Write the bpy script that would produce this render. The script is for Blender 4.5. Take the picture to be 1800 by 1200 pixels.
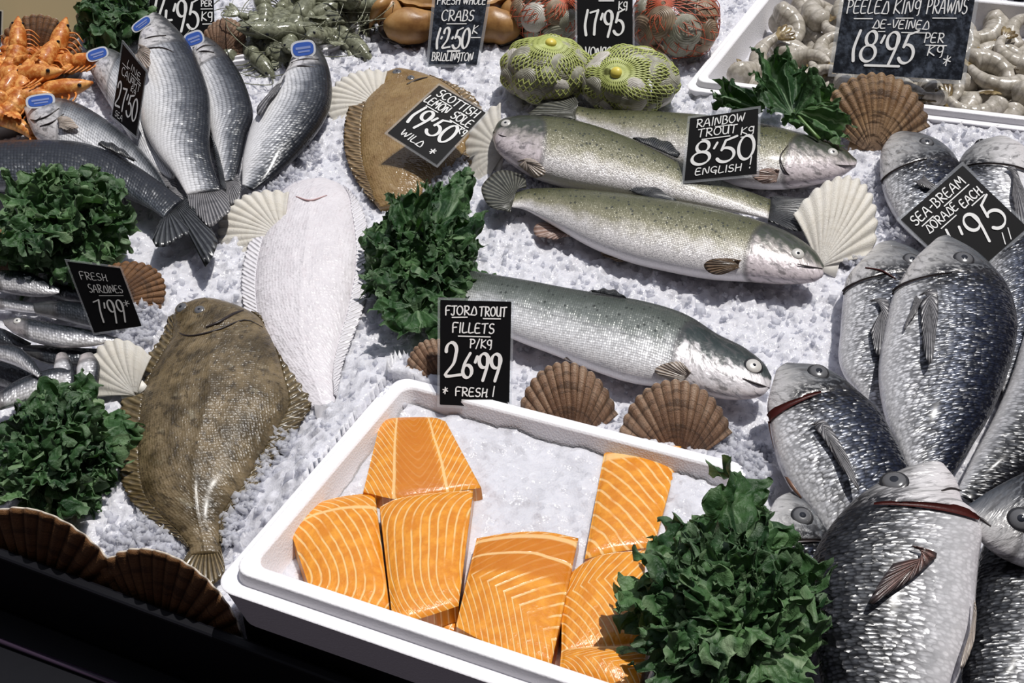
import bpy, bmesh, math, random
import numpy as np
from mathutils import Vector, Matrix, Euler

# ------------------------------------------------------------------ clear
for o in list(bpy.data.objects):
    bpy.data.objects.remove(o, do_unlink=True)
scene = bpy.context.scene
COL = scene.collection
R = math.radians

# ------------------------------------------------------------------ camera
CAM_H, CAM_PITCH, FPX = 1.0, R(45), 2000.0
cd = bpy.data.cameras.new('camera')
cd.sensor_width = 36.0
cd.lens = 36.0 * FPX / 1800.0
cd.clip_start = 0.02
cam = bpy.data.objects.new('camera', cd)
COL.objects.link(cam)
cam.location = (0, 0, CAM_H)
cam.rotation_euler = (math.pi / 2 - CAM_PITCH, 0, 0)
scene.camera = cam

# ------------------------------------------------------------------ world, sun, exposure
SUN_DIR = Vector((0.26, 0.24, 1.0)).normalized()
world = bpy.data.worlds.new('market_daylight')
scene.world = world
world.use_nodes = True
wn = world.node_tree
wn.nodes.clear()
w_out = wn.nodes.new('ShaderNodeOutputWorld')
w_bg = wn.nodes.new('ShaderNodeBackground')
w_tc = wn.nodes.new('ShaderNodeTexCoord')
w_dot = wn.nodes.new('ShaderNodeVectorMath'); w_dot.operation = 'DOT_PRODUCT'
w_dot.inputs[1].default_value = (0.0, 0.55, 0.83)
w_rmp = wn.nodes.new('ShaderNodeValToRGB')
w_rmp.color_ramp.elements[0].position = 0.10
w_rmp.color_ramp.elements[0].color = (0.070, 0.058, 0.068, 1)
w_rmp.color_ramp.elements[1].position = 0.95
w_rmp.color_ramp.elements[1].color = (0.62, 0.66, 0.80, 1)
e = w_rmp.color_ramp.elements.new(0.55); e.color = (0.10, 0.10, 0.125, 1)
wn.links.new(w_tc.outputs['Generated'], w_dot.inputs[0])
wn.links.new(w_dot.outputs['Value'], w_rmp.inputs['Fac'])
wn.links.new(w_rmp.outputs['Color'], w_bg.inputs['Color'])
w_bg.inputs['Strength'].default_value = 0.75
wn.links.new(w_bg.outputs['Background'], w_out.inputs['Surface'])
sd = bpy.data.lights.new('sun', 'SUN')
sd.energy = 3.5
sd.angle = R(0.6)
sd.color = (1.0, 0.97, 0.93)
sun = bpy.data.objects.new('sun', sd)
COL.objects.link(sun)
sun.rotation_euler = SUN_DIR.to_track_quat('Z', 'Y').to_euler()
vs = scene.view_settings
vs.view_transform = 'Standard'
vs.look = 'None'
vs.exposure = 0.0
vs.gamma = 1.0
vs.use_curve_mapping = False

# ------------------------------------------------------------------ measuring: where a point of the photo meets a plane of the stall
C0 = np.array([0., 0., CAM_H])
FW = np.array([0., math.cos(CAM_PITCH), -math.sin(CAM_PITCH)])
UP = np.array([0., math.sin(CAM_PITCH), math.cos(CAM_PITCH)])
RT = np.array([1., 0., 0.])

def ray(x, y):
    return FW * FPX + RT * (x - 900) - UP * (y - 600)

def at(x, y, z=0.0):
    d = ray(x, y)
    return C0 + d * ((z - CAM_H) / d[2])

def onplane(x, y, P, n):
    d = ray(x, y)
    return C0 + d * (np.dot(P - C0, n) / np.dot(d, n))

def proj(P):
    q = np.asarray(P) - C0
    w = q @ FW
    return np.stack([900 + FPX * (q @ RT) / w, 600 - FPX * (q @ UP) / w], -1)

def unit(v):
    v = np.asarray(v, float)
    return v / (np.linalg.norm(v) + 1e-12)

def catmull(P, n):
    """resample a polyline of points with a smooth curve, evenly by length"""
    P = np.asarray(P, float)
    if len(P) < 3:
        t = np.linspace(0, 1, n)[:, None]
        return P[0] * (1 - t) + P[-1] * t
    Q = np.vstack([2 * P[0] - P[1], P, 2 * P[-1] - P[-2]])
    out = []
    for i in range(1, len(Q) - 2):
        p0, p1, p2, p3 = Q[i - 1], Q[i], Q[i + 1], Q[i + 2]
        for t in np.linspace(0, 1, 16, endpoint=False):
            out.append(0.5 * (2 * p1 + (p2 - p0) * t + (2 * p0 - 5 * p1 + 4 * p2 - p3) * t * t + (3 * p1 - p0 - 3 * p2 + p3) * t ** 3))
    out.append(Q[-2])
    out = np.array(out)
    d = np.concatenate([[0], np.cumsum(np.linalg.norm(np.diff(out, axis=0), axis=1))])
    s = np.linspace(0, d[-1], n)
    return np.stack([np.interp(s, d, out[:, k]) for k in range(out.shape[1])], -1)

# smooth value noise in 2-D / 3-D used for the ice surface and the ruffles
_rs = np.random.RandomState(7)
_tab = _rs.rand(64, 64)
def noise2(x, y):
    x = np.asarray(x, float); y = np.asarray(y, float)
    xi = np.floor(x).astype(int); yi = np.floor(y).astype(int)
    fx = x - xi; fy = y - yi
    fx = fx * fx * (3 - 2 * fx); fy = fy * fy * (3 - 2 * fy)
    g = lambda a, b: _tab[a % 64, b % 64]
    return (g(xi, yi) * (1 - fx) + g(xi + 1, yi) * fx) * (1 - fy) + (g(xi, yi + 1) * (1 - fx) + g(xi + 1, yi + 1) * fx) * fy * 1.0

# ------------------------------------------------------------------ objects
def thing(name, label, cat, loc=(0, 0, 0), group=None, kind=None):
    o = bpy.data.objects.new(name, None)
    o.empty_display_size = 0.02
    COL.objects.link(o)
    o.location = [float(v) for v in loc]
    o['label'] = label; o['category'] = cat
    if group: o['group'] = group
    if kind: o['kind'] = kind
    return o

def tag(o, label, cat, group=None, kind=None):
    o['label'] = label; o['category'] = cat
    if group: o['group'] = group
    if kind: o['kind'] = kind
    return o

def root_loc(o):
    while o.parent is not None:
        o = o.parent
    return np.array(o.location)

def mesh(name, V, F, mat, parent=None, uv=None, uv2=None, attr=None, smooth=True, loc=None, label=None):
    """one mesh object. V are world points; uv, uv2 and attr are per vertex."""
    V = np.asarray(V, float)
    if parent is not None:
        V = V - root_loc(parent)
    elif loc is not None:
        V = V - np.asarray(loc)
    me = bpy.data.meshes.new(name)
    me.from_pydata(V.tolist(), [], [list(map(int, f)) for f in F])
    if smooth:
        me.polygons.foreach_set('use_smooth', [True] * len(me.polygons))
    if uv is not None or uv2 is not None:
        idx = np.zeros(len(me.loops), int)
        me.loops.foreach_get('vertex_index', idx)
        for nm, U in (('UVMap', uv), ('metres', uv2)):
            if U is not None:
                l = me.uv_layers.new(name=nm)
                l.data.foreach_set('uv', np.asarray(U, float)[idx].ravel())
    if attr:
        for k, a in attr.items():
            at_ = me.attributes.new(k, 'FLOAT', 'POINT')
            at_.data.foreach_set('value', np.asarray(a, float))
    if mat is not None:
        me.materials.append(mat)
    me.update()
    o = bpy.data.objects.new(name, me)
    COL.objects.link(o)
    if parent is not None:
        o.parent = parent
    elif loc is not None:
        o.location = [float(v) for v in loc]
    if label: o['label'] = label
    return o

def grid_faces(nu, nv, closed_v=False, off=0):
    """faces of a grid of nu rows of nv points (row-major)"""
    F = []
    m = nv if closed_v else nv - 1
    for i in range(nu - 1):
        for j in range(m):
            a = off + i * nv + j; b = off + i * nv + (j + 1) % nv
            F.append((a, b, b + nv, a + nv))
    return F

def solidify(o, t, offset=0):
    m = o.modifiers.new('thickness', 'SOLIDIFY'); m.thickness = t; m.offset = offset
    return o

def tube(path, radii, n=10, cap=True, flat=None):
    """points and faces of a tapered tube; flat squashes along the given axis vector"""
    P = np.asarray(path, float); m = len(P)
    radii = np.broadcast_to(np.asarray(radii, float), (m,))
    T = np.gradient(P, axis=0)
    T /= np.linalg.norm(T, axis=1)[:, None] + 1e-12
    ref = np.array([0, 0, 1.]) if abs(T[0][2]) < 0.9 else np.array([1., 0, 0])
    V = []
    a = unit(np.cross(T[0], ref))
    for i in range(m):
        a = unit(a - T[i] * np.dot(a, T[i]))
        b = np.cross(T[i], a)
        for k in range(n):
            th = 2 * math.pi * k / n
            V.append(P[i] + (a * math.cos(th) + b * math.sin(th)) * radii[i])
    F = grid_faces(m, n, True)
    if cap:
        V.append(P[0]); V.append(P[-1])
        c0, c1 = len(V) - 2, len(V) - 1
        for k in range(n):
            F.append((c0, (k + 1) % n, k)); F.append((c1, (m - 1) * n + k, (m - 1) * n + (k + 1) % n))
    return np.array(V), F

def join(parts):
    V, F, off = [], [], 0
    for v, f in parts:
        V.append(np.asarray(v)); F += [tuple(i + off for i in q) for q in f]; off += len(v)
    return np.vstack(V), F

def ellipsoid(c, ax, n=16, m=10):
    """ax: three axis vectors"""
    ax = np.asarray(ax, float); V = []
    for i in range(m + 1):
        ph = math.pi * i / m
        for k in range(n):
            th = 2 * math.pi * k / n
            V.append(np.asarray(c) + ax[0] * math.sin(ph) * math.cos(th) + ax[1] * math.sin(ph) * math.sin(th) + ax[2] * math.cos(ph))
    return np.array(V), grid_faces(m + 1, n, True)

# ------------------------------------------------------------------ materials
class Mat:
    def __init__(s, name):
        s.m = bpy.data.materials.new(name); s.m.use_nodes = True
        s.nt = s.m.node_tree; s.nt.nodes.clear()
        s.out = s.nt.nodes.new('ShaderNodeOutputMaterial')
    def n(s, t, ins=None, **props):
        nd = s.nt.nodes.new('ShaderNode' + t)
        for k, v in props.items(): setattr(nd, k, v)
        for k, v in (ins or {}).items(): s.set(nd.inputs[k], v)
        return nd
    def set(s, sock, v):
        if hasattr(v, 'is_output') or isinstance(v, bpy.types.NodeSocket): s.nt.links.new(v, sock)
        else:
            if sock.type == 'RGBA' and len(v) == 3: v = (*v, 1)
            sock.default_value = v
    def math(s, op, a, b=0.0, c=0.0, clamp=False):
        nd = s.n('Math', {0: a, 1: b, 2: c}, operation=op); nd.use_clamp = clamp
        return nd.outputs[0]
    def mix(s, f, a, b):
        nd = s.nt.nodes.new('ShaderNodeMix'); nd.data_type = 'RGBA'
        s.set(nd.inputs[0], f); s.set(nd.inputs[6], a); s.set(nd.inputs[7], b)
        return nd.outputs[2]
    def ramp(s, f, stops, interp='LINEAR'):
        nd = s.n('ValToRGB'); cr = nd.color_ramp; cr.interpolation = interp
        while len(cr.elements) < len(stops): cr.elements.new(0.5)
        for el, (p, c) in zip(cr.elements, stops):
            el.position = p; el.color = (*c, 1) if len(c) == 3 else c
        s.set(nd.inputs[0], f)
        return nd.outputs[0]
    def sstep(s, v, a, b):
        nd = s.n('MapRange', {0: v, 1: a, 2: b, 3: 0.0, 4: 1.0}, interpolation_type='SMOOTHSTEP')
        return nd.outputs[0]
    def uv(s, name='UVMap'):
        return s.n('UVMap', uv_map=name).outputs[0]
    def sep(s, v):
        nd = s.n('SeparateXYZ', {0: v}); return nd.outputs[0], nd.outputs[1], nd.outputs[2]
    def comb(s, x, y, z=0.0):
        return s.n('CombineXYZ', {0: x, 1: y, 2: z}).outputs[0]
    def obj(s):
        return s.n('TexCoord').outputs['Object']
    def noise(s, vec, scale, detail=3.0, rough=0.55, dist=0.0):
        return s.n('TexNoise', {'Vector': vec, 'Scale': scale, 'Detail': detail, 'Roughness': rough, 'Distortion': dist}).outputs[0]
    def vor(s, vec, scale, rand=1.0, feature='F1'):
        return s.n('TexVoronoi', {'Vector': vec, 'Scale': scale, 'Randomness': rand}, feature=feature)
    def bump(s, h, strength=0.5, dist=0.002, normal=None):
        nd = s.n('Bump', {'Height': h, 'Strength': strength, 'Distance': dist})
        if normal is not None: s.set(nd.inputs['Normal'], normal)
        return nd.outputs[0]
    def bsdf(s, **k):
        nd = s.n('BsdfPrincipled')
        for a, v in k.items():
            s.set(nd.inputs[a.replace('_', ' ')], v)
        return nd.outputs[0]
    def done(s, sh):
        s.nt.links.new(sh, s.out.inputs['Surface']); return s.m

def plain(name, col, rough=0.5, spec=0.5, metal=0.0, bumpscale=None, bstr=0.2, bdist=0.001):
    M = Mat(name)
    k = dict(Base_Color=col, Roughness=rough, Metallic=metal)
    k['Specular_IOR_Level'] = spec
    if bumpscale:
        k['Normal'] = M.bump(M.noise(M.obj(), bumpscale), bstr, bdist)
    return M.done(M.bsdf(**k))

# ice: milky crushed ice with sharp glints
def ice_mat(name, base, scale=140):
    M = Mat(name)
    o = M.obj()
    v = M.vor(o, scale, 1.0)
    v2 = M.vor(o, scale * 2.6, 1.0)
    nz = M.noise(o, 26, 4)
    c = M.mix(M.sstep(nz, 0.3, 0.75), tuple(x * 0.92 for x in base), base)
    geo = M.n('NewGeometry').outputs['Normal']
    pert = M.n('VectorMath', {0: v.outputs['Color'], 1: (0.5, 0.5, 0.5)}, operation='SUBTRACT').outputs[0]
    pert = M.n('VectorMath', {0: pert, 'Scale': 0.5}, operation='SCALE').outputs[0]
    nn = M.n('VectorMath', {0: geo, 1: pert}, operation='ADD').outputs[0]
    nn = M.n('VectorMath', {0: nn}, operation='NORMALIZE').outputs[0]
    nn = M.bump(v2.outputs['Distance'], 0.3, 0.0015, nn)
    return M.done(M.bsdf(Base_Color=c, Roughness=0.25, IOR=1.31, Normal=nn, Specular_IOR_Level=0.5,
                         Subsurface_Weight=0.6, Subsurface_Radius=(0.9, 0.95, 1.0), Subsurface_Scale=0.012))

def chip_mat():
    M = Mat('ice_chips')
    o = M.obj()
    nz = M.noise(o, 60, 2)
    c = M.ramp(nz, [(0.3, (0.80, 0.80, 0.84)), (0.7, (0.93, 0.93, 0.96))])
    b = M.bsdf(Base_Color=c, Roughness=0.12, IOR=1.31, Specular_IOR_Level=0.6)
    t = M.n('BsdfTranslucent', {'Color': c}).outputs[0]
    g = M.n('BsdfTransparent', {'Color': (0.93, 0.94, 0.97, 1)}).outputs[0]
    m = M.n('MixShader', {0: 0.45, 1: b, 2: t}).outputs[0]
    return M.done(M.n('MixShader', {0: 0.48, 1: m, 2: g}).outputs[0])

ICE = ice_mat('crushed_ice', (0.685, 0.685, 0.735))
CHIP = chip_mat()

def foam_mat():
    M = Mat('white_polystyrene')
    o = M.obj()
    v = M.vor(o, 420, 0.9)
    return M.done(M.bsdf(Base_Color=(0.86, 0.85, 0.88), Roughness=0.6, Normal=M.bump(v.outputs['Distance'], 0.25, 0.0012), Specular_IOR_Level=0.35))
FOAM = foam_mat()
BLACK = plain('black_panel', (0.005, 0.005, 0.007), 0.4, 0.18, 0, 60, 0.1)
RAILM = plain('dark_rail', (0.055, 0.036, 0.062), 0.35, 0.4, 0.1)  # purple in the colour stands for a faint reflection
STEEL = plain('steel_tray', (0.45, 0.44, 0.42), 0.3, 0.5, 0.9)
TANM = plain('tan_board', (0.34, 0.27, 0.15), 0.55, 0.4, 0, 40, 0.1)

# fish skin: colour from back to belly, scales that each catch the light
def fish_mat(name, stops, scale, rand=0.3, tilt=0.5, metal=0.55, rough=0.32, spots=0.0, spot_col=(0.02, 0.025, 0.02),
             head=None, edge=0.25, edge_lim=0.62, rows=1.0, mottle=0.05, nape=None, lateral=0.0, bump=0.5, smooth_belly=0.75, coat=0.2):
    M = Mat(name)
    u, v, _ = M.sep(M.uv())
    m = M.uv('metres')
    mx, my, _ = M.sep(m)
    nz = M.noise(m, 55, 4)
    vv = M.math('ADD', v, M.math('MULTIPLY', M.math('SUBTRACT', nz, 0.5), mottle * 4))
    col = M.ramp(vv, stops)
    sv = M.comb(mx, M.math('MULTIPLY', my, rows))
    vo = M.vor(sv, 1.0 / scale, rand)
    g = M.n('Attribute', attribute_name='gill').outputs['Fac']
    body = M.sstep(g, -0.004, 0.004)
    d = M.sstep(vo.outputs['Distance'], edge_lim - 0.3, edge_lim)
    efade = M.math('SUBTRACT', 1.0, M.math('MULTIPLY', M.sstep(v, 0.5, 0.8), smooth_belly))
    col = M.mix(M.math('MULTIPLY', M.math('MULTIPLY', M.math('MULTIPLY', d, edge), body), efade), col, tuple(0.25 * c for c in stops[0][1]))
    if spots:
        sp = M.vor(m, 150, 1.0)
        sm = M.math('LESS_THAN', sp.outputs['Distance'], 0.26)
        keep = M.math('GREATER_THAN', M.sep(sp.outputs['Color'])[0], 1 - spots)
        reg = M.math('SUBTRACT', 1.0, M.sstep(v, 0.25, 0.52))
        col = M.mix(M.math('MULTIPLY', M.math('MULTIPLY', sm, keep), M.math('MULTIPLY', reg, 0.85)), col, spot_col)
    if head:
        hn = M.noise(m, 90, 4)
        hv = M.math('ADD', v, M.math('MULTIPLY', M.math('SUBTRACT', hn, 0.5), 0.35))
        hc = M.ramp(hv, head)
        hs = M.noise(M.comb(M.math('MULTIPLY', mx, 0.45), my), 130, 4, 0.65, 0.6)
        hc = M.mix(M.math('MULTIPLY', M.sstep(hs, 0.47, 0.66), 0.72), hc, (0.075, 0.072, 0.072))
        col = M.mix(body, hc, col)
    if nape:      # dark blotch behind the head near the back
        k1 = M.math('SUBTRACT', 1.0, M.sstep(M.math('ABSOLUTE', M.math('SUBTRACT', g, 0.004)), 0.008, 0.034))
        k2 = M.math('SUBTRACT', 1.0, M.sstep(v, 0.44, 0.62))
        kn = M.sstep(M.noise(m, 170, 4), 0.40, 0.52)
        col = M.mix(M.math('MULTIPLY', M.math('MULTIPLY', k1, k2), kn), col, nape)
    ln = M.math('SUBTRACT', 1.0, M.sstep(M.math('ABSOLUTE', g), 0.001, 0.006))
    col = M.mix(M.math('MULTIPLY', ln, 0.55), col, (0.03, 0.028, 0.03))
    if lateral:   # the lateral line
        ll = M.math('SUBTRACT', 1.0, M.sstep(M.math('ABSOLUTE', M.math('SUBTRACT', v, 0.40)), 0.004, 0.012))
        col = M.mix(M.math('MULTIPLY', M.math('MULTIPLY', ll, lateral), body), col, (0.05, 0.05, 0.06))
    geo = M.n('NewGeometry').outputs['Normal']
    pert = M.n('VectorMath', {0: vo.outputs['Color'], 1: (0.5, 0.5, 0.5)}, operation='SUBTRACT').outputs[0]
    fine = M.n('TexNoise', {'Vector': m, 'Scale': 300.0, 'Detail': 2.0}).outputs['Color']
    fine = M.n('VectorMath', {0: fine, 1: (0.5, 0.5, 0.5)}, operation='SUBTRACT').outputs[0]
    fade = M.math('SUBTRACT', 1.0, M.math('MULTIPLY', M.sstep(v, 0.52, 0.82), smooth_belly))
    pert = M.n('VectorMath', {0: pert, 'Scale': M.math('MULTIPLY', M.math('MULTIPLY', body, fade), tilt)}, operation='SCALE').outputs[0]
    fine = M.n('VectorMath', {0: fine, 'Scale': 0.35}, operation='SCALE').outputs[0]
    nn = M.n('VectorMath', {0: geo, 1: pert}, operation='ADD').outputs[0]
    nn = M.n('VectorMath', {0: nn, 1: fine}, operation='ADD').outputs[0]
    nn = M.n('VectorMath', {0: nn}, operation='NORMALIZE').outputs[0]
    hb = M.math('MULTIPLY', M.math('MULTIPLY', M.math('SUBTRACT', 1.0, vo.outputs['Distance']), body), fade)
    folds = M.math('MULTIPLY', M.noise(m, 45, 3, 0.6, 1.5), M.math('SUBTRACT', 1.0, body))
    nn = M.bump(M.math('ADD', hb, M.math('MULTIPLY', folds, 2.0)), bump, 0.0012, nn)
    return M.done(M.bsdf(Base_Color=col, Roughness=rough, Metallic=metal, Normal=nn, Specular_IOR_Level=0.5, Coat_Weight=coat, Coat_Roughness=0.15))

SILVER = (0.62, 0.62, 0.66)
TROUT = fish_mat('trout_skin', [(0.0, (0.055, 0.06, 0.028)), (0.22, (0.13, 0.13, 0.065)), (0.36, (0.27, 0.255, 0.165)), (0.46, (0.58, 0.55, 0.50)), (0.56, (0.84, 0.81, 0.81)), (0.8, (0.90, 0.86, 0.87)), (1.0, (0.72, 0.66, 0.63))],
                 0.0021, 0.5, 0.30, 0.08, 0.36, spots=0.6, head=[(0.0, (0.02, 0.025, 0.018)), (0.24, (0.05, 0.06, 0.04)), (0.36, (0.40, 0.36, 0.34)), (0.5, (0.74, 0.66, 0.68)), (0.75, (0.68, 0.60, 0.62)), (1.0, (0.34, 0.30, 0.28))])
FJORD = fish_mat('fjord_trout_skin', [(0.0, (0.035, 0.045, 0.038)), (0.2, (0.085, 0.10, 0.085)), (0.33, (0.21, 0.23, 0.215)), (0.42, (0.52, 0.53, 0.53)), (0.54, (0.82, 0.82, 0.84)), (0.82, (0.90, 0.87, 0.88)), (1.0, (0.76, 0.62, 0.58))],
                 0.0028, 0.35, 0.30, 0.10, 0.36, spots=0.35, lateral=0.3, head=[(0.0, (0.012, 0.018, 0.017)), (0.22, (0.022, 0.034, 0.032)), (0.33, (0.06, 0.07, 0.07)), (0.39, (0.62, 0.59, 0.60)), (0.6, (0.80, 0.76, 0.78)), (1.0, (0.66, 0.54, 0.50))])
BASS = fish_mat('sea_bass_skin', [(0.0, (0.006, 0.007, 0.011)), (0.28, (0.016, 0.020, 0.028)), (0.41, (0.11, 0.12, 0.14)), (0.52, (0.48, 0.49, 0.52)), (0.62, (0.82, 0.82, 0.84)), (0.85, (0.88, 0.87, 0.88)), (1.0, (0.78, 0.74, 0.73))],
                0.0046, 0.14, 0.24, 0.15, 0.36, edge=0.6, edge_lim=0.6, lateral=0.5, head=[(0.0, (0.015, 0.018, 0.02)), (0.32, (0.05, 0.052, 0.056)), (0.46, (0.46, 0.45, 0.45)), (0.6, (0.70, 0.68, 0.68)), (1.0, (0.70, 0.67, 0.66))])
BASSL = fish_mat('pale_sea_bass_skin', [(0.0, (0.02, 0.024, 0.03)), (0.12, (0.10, 0.11, 0.125)), (0.24, (0.40, 0.41, 0.43)), (0.36, (0.74, 0.74, 0.76)), (0.7, (0.88, 0.87, 0.88)), (1.0, (0.78, 0.74, 0.73))],
                 0.0046, 0.14, 0.24, 0.12, 0.36, edge=0.5, edge_lim=0.6, lateral=0.5, head=[(0.0, (0.05, 0.055, 0.06)), (0.16, (0.22, 0.22, 0.22)), (0.3, (0.62, 0.60, 0.60)), (1.0, (0.82, 0.78, 0.78))])
BASSD = fish_mat('dark_sea_bass_skin', [(0.0, (0.010, 0.012, 0.018)), (0.3, (0.022, 0.026, 0.034)), (0.55, (0.06, 0.07, 0.085)), (0.75, (0.20, 0.21, 0.23)), (1.0, (0.48, 0.48, 0.48))],
                 0.0046, 0.14, 0.24, 0.25, 0.36, edge=0.6, lateral=0.4, head=[(0.0, (0.02, 0.025, 0.03)), (0.5, (0.2, 0.2, 0.21)), (1.0, (0.5, 0.5, 0.5))])
BREAM = fish_mat('sea_bream_skin', [(0.0, (0.008, 0.010, 0.020)), (0.22, (0.016, 0.022, 0.045)), (0.34, (0.09, 0.105, 0.15)), (0.46, (0.30, 0.31, 0.34)), (0.58, (0.70, 0.70, 0.72)), (0.8, (0.86, 0.85, 0.86)), (1.0, (0.88, 0.83, 0.84))],
                 0.0034, 0.7, 0.45, 0.2, 0.30, edge=0.75, edge_lim=0.64, rows=0.58, coat=0.08, nape=(0.006, 0.006, 0.008), mottle=0.05, bump=0.8,
                 head=[(0.0, (0.05, 0.06, 0.075)), (0.25, (0.15, 0.155, 0.165)), (0.5, (0.46, 0.45, 0.44)), (0.7, (0.68, 0.66, 0.66)), (1.0, (0.74, 0.70, 0.70))])
BREAMD = fish_mat('dark_sea_bream_skin', [(0.0, (0.006, 0.006, 0.009)), (0.25, (0.012, 0.013, 0.018)), (0.40, (0.045, 0.048, 0.055)), (0.52, (0.17, 0.175, 0.185)), (0.66, (0.46, 0.46, 0.475)), (0.85, (0.72, 0.71, 0.73)), (1.0, (0.78, 0.75, 0.78))],
                  0.0037, 0.7, 0.48, 0.2, 0.30, edge=0.85, edge_lim=0.62, rows=0.58, coat=0.06, nape=(0.004, 0.004, 0.006), mottle=0.07, bump=0.9,
                  head=[(0.0, (0.03, 0.03, 0.035)), (0.22, (0.20, 0.20, 0.20)), (0.38, (0.46, 0.45, 0.45)), (0.6, (0.70, 0.68, 0.68)), (1.0, (0.76, 0.71, 0.73))])
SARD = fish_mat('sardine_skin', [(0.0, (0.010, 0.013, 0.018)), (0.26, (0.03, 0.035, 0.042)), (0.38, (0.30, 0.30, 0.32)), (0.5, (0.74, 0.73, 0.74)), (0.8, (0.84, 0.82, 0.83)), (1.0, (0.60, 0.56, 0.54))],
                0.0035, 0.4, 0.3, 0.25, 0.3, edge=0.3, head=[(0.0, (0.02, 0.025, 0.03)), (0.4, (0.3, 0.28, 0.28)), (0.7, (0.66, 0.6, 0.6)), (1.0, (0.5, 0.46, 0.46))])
SARD_SHADE = fish_mat('shaded_sardine_skin', [(0.0, (0.008, 0.010, 0.014)), (0.4, (0.02, 0.024, 0.03)), (0.6, (0.07, 0.075, 0.085)), (0.85, (0.22, 0.22, 0.23)), (1.0, (0.3, 0.29, 0.28))],
                 0.0035, 0.4, 0.3, 0.25, 0.3, edge=0.3, head=[(0.0, (0.02, 0.025, 0.03)), (0.6, (0.1, 0.1, 0.1)), (1.0, (0.3, 0.28, 0.28))])  # darkened copy of the sardine skin, paints the shadow inside the pile

def fin_mat(name, c0, c1, rays=40, dark_edge=None, alpha=1.0):
    M = Mat(name)
    u, v, _ = M.sep(M.uv())
    w = M.math('SINE', M.math('MULTIPLY', u, rays * 6.283))
    f = M.sstep(w, -0.6, 0.8)
    nz = M.noise(M.obj(), 120, 3)
    c = M.mix(f, c0, c1)
    c = M.mix(M.math('MULTIPLY', M.sstep(nz, 0.45, 0.7), 0.5), c, tuple(x * 0.5 for x in c0))
    if dark_edge: c = M.mix(M.sstep(v, 0.55, 1.0), c, dark_edge)
    b = M.bsdf(Base_Color=c, Roughness=0.3, Normal=M.bump(w, 0.6, 0.001), Specular_IOR_Level=0.6)
    if alpha < 1:
        tr = M.n('BsdfTranslucent', {'Color': c}).outputs[0]
        b = M.n('MixShader', {0: 1 - alpha, 1: b, 2: tr}).outputs[0]
    return M.done(b)
FIN_DARK = fin_mat('dark_fin', (0.012, 0.013, 0.016), (0.07, 0.075, 0.08), 26)
FIN_GREY = fin_mat('grey_fin', (0.10, 0.10, 0.11), (0.36, 0.35, 0.36), 22, alpha=0.8)
FIN_BRN = fin_mat('brown_fin', (0.09, 0.055, 0.03), (0.28, 0.19, 0.12), 20, alpha=0.8)
FIN_PALE = fin_mat('pale_fin', (0.45, 0.36, 0.28), (0.66, 0.60, 0.56), 18, alpha=0.75)
FIN_PINK = fin_mat('pinkish_fin', (0.35, 0.22, 0.17), (0.58, 0.45, 0.40), 16, alpha=0.75)
FIN_SPOT = fin_mat('spotted_tail_fin', (0.035, 0.036, 0.03), (0.15, 0.15, 0.125), 22)
FIN_RED = fin_mat('dark_red_fin', (0.05, 0.018, 0.012), (0.26, 0.16, 0.14), 16, dark_edge=(0.04, 0.03, 0.03))
EYE_W = plain('silver_eye', (0.62, 0.60, 0.56), 0.2, 0.6, 0.2)
EYE_G = plain('grey_eye', (0.12, 0.12, 0.125), 0.2, 0.5, 0.1)
EYE_RIM = plain('dark_eye_rim', (0.02, 0.02, 0.022), 0.3)
PUPIL = plain('black_pupil', (0.004, 0.005, 0.008), 0.06, 0.8)
GILLRED = plain('dark_red_gill', (0.055, 0.009, 0.007), 0.4, 0.3, 0, 150, 0.4)
MOUTH = plain('mouth_line', (0.025, 0.018, 0.018), 0.4)

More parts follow.
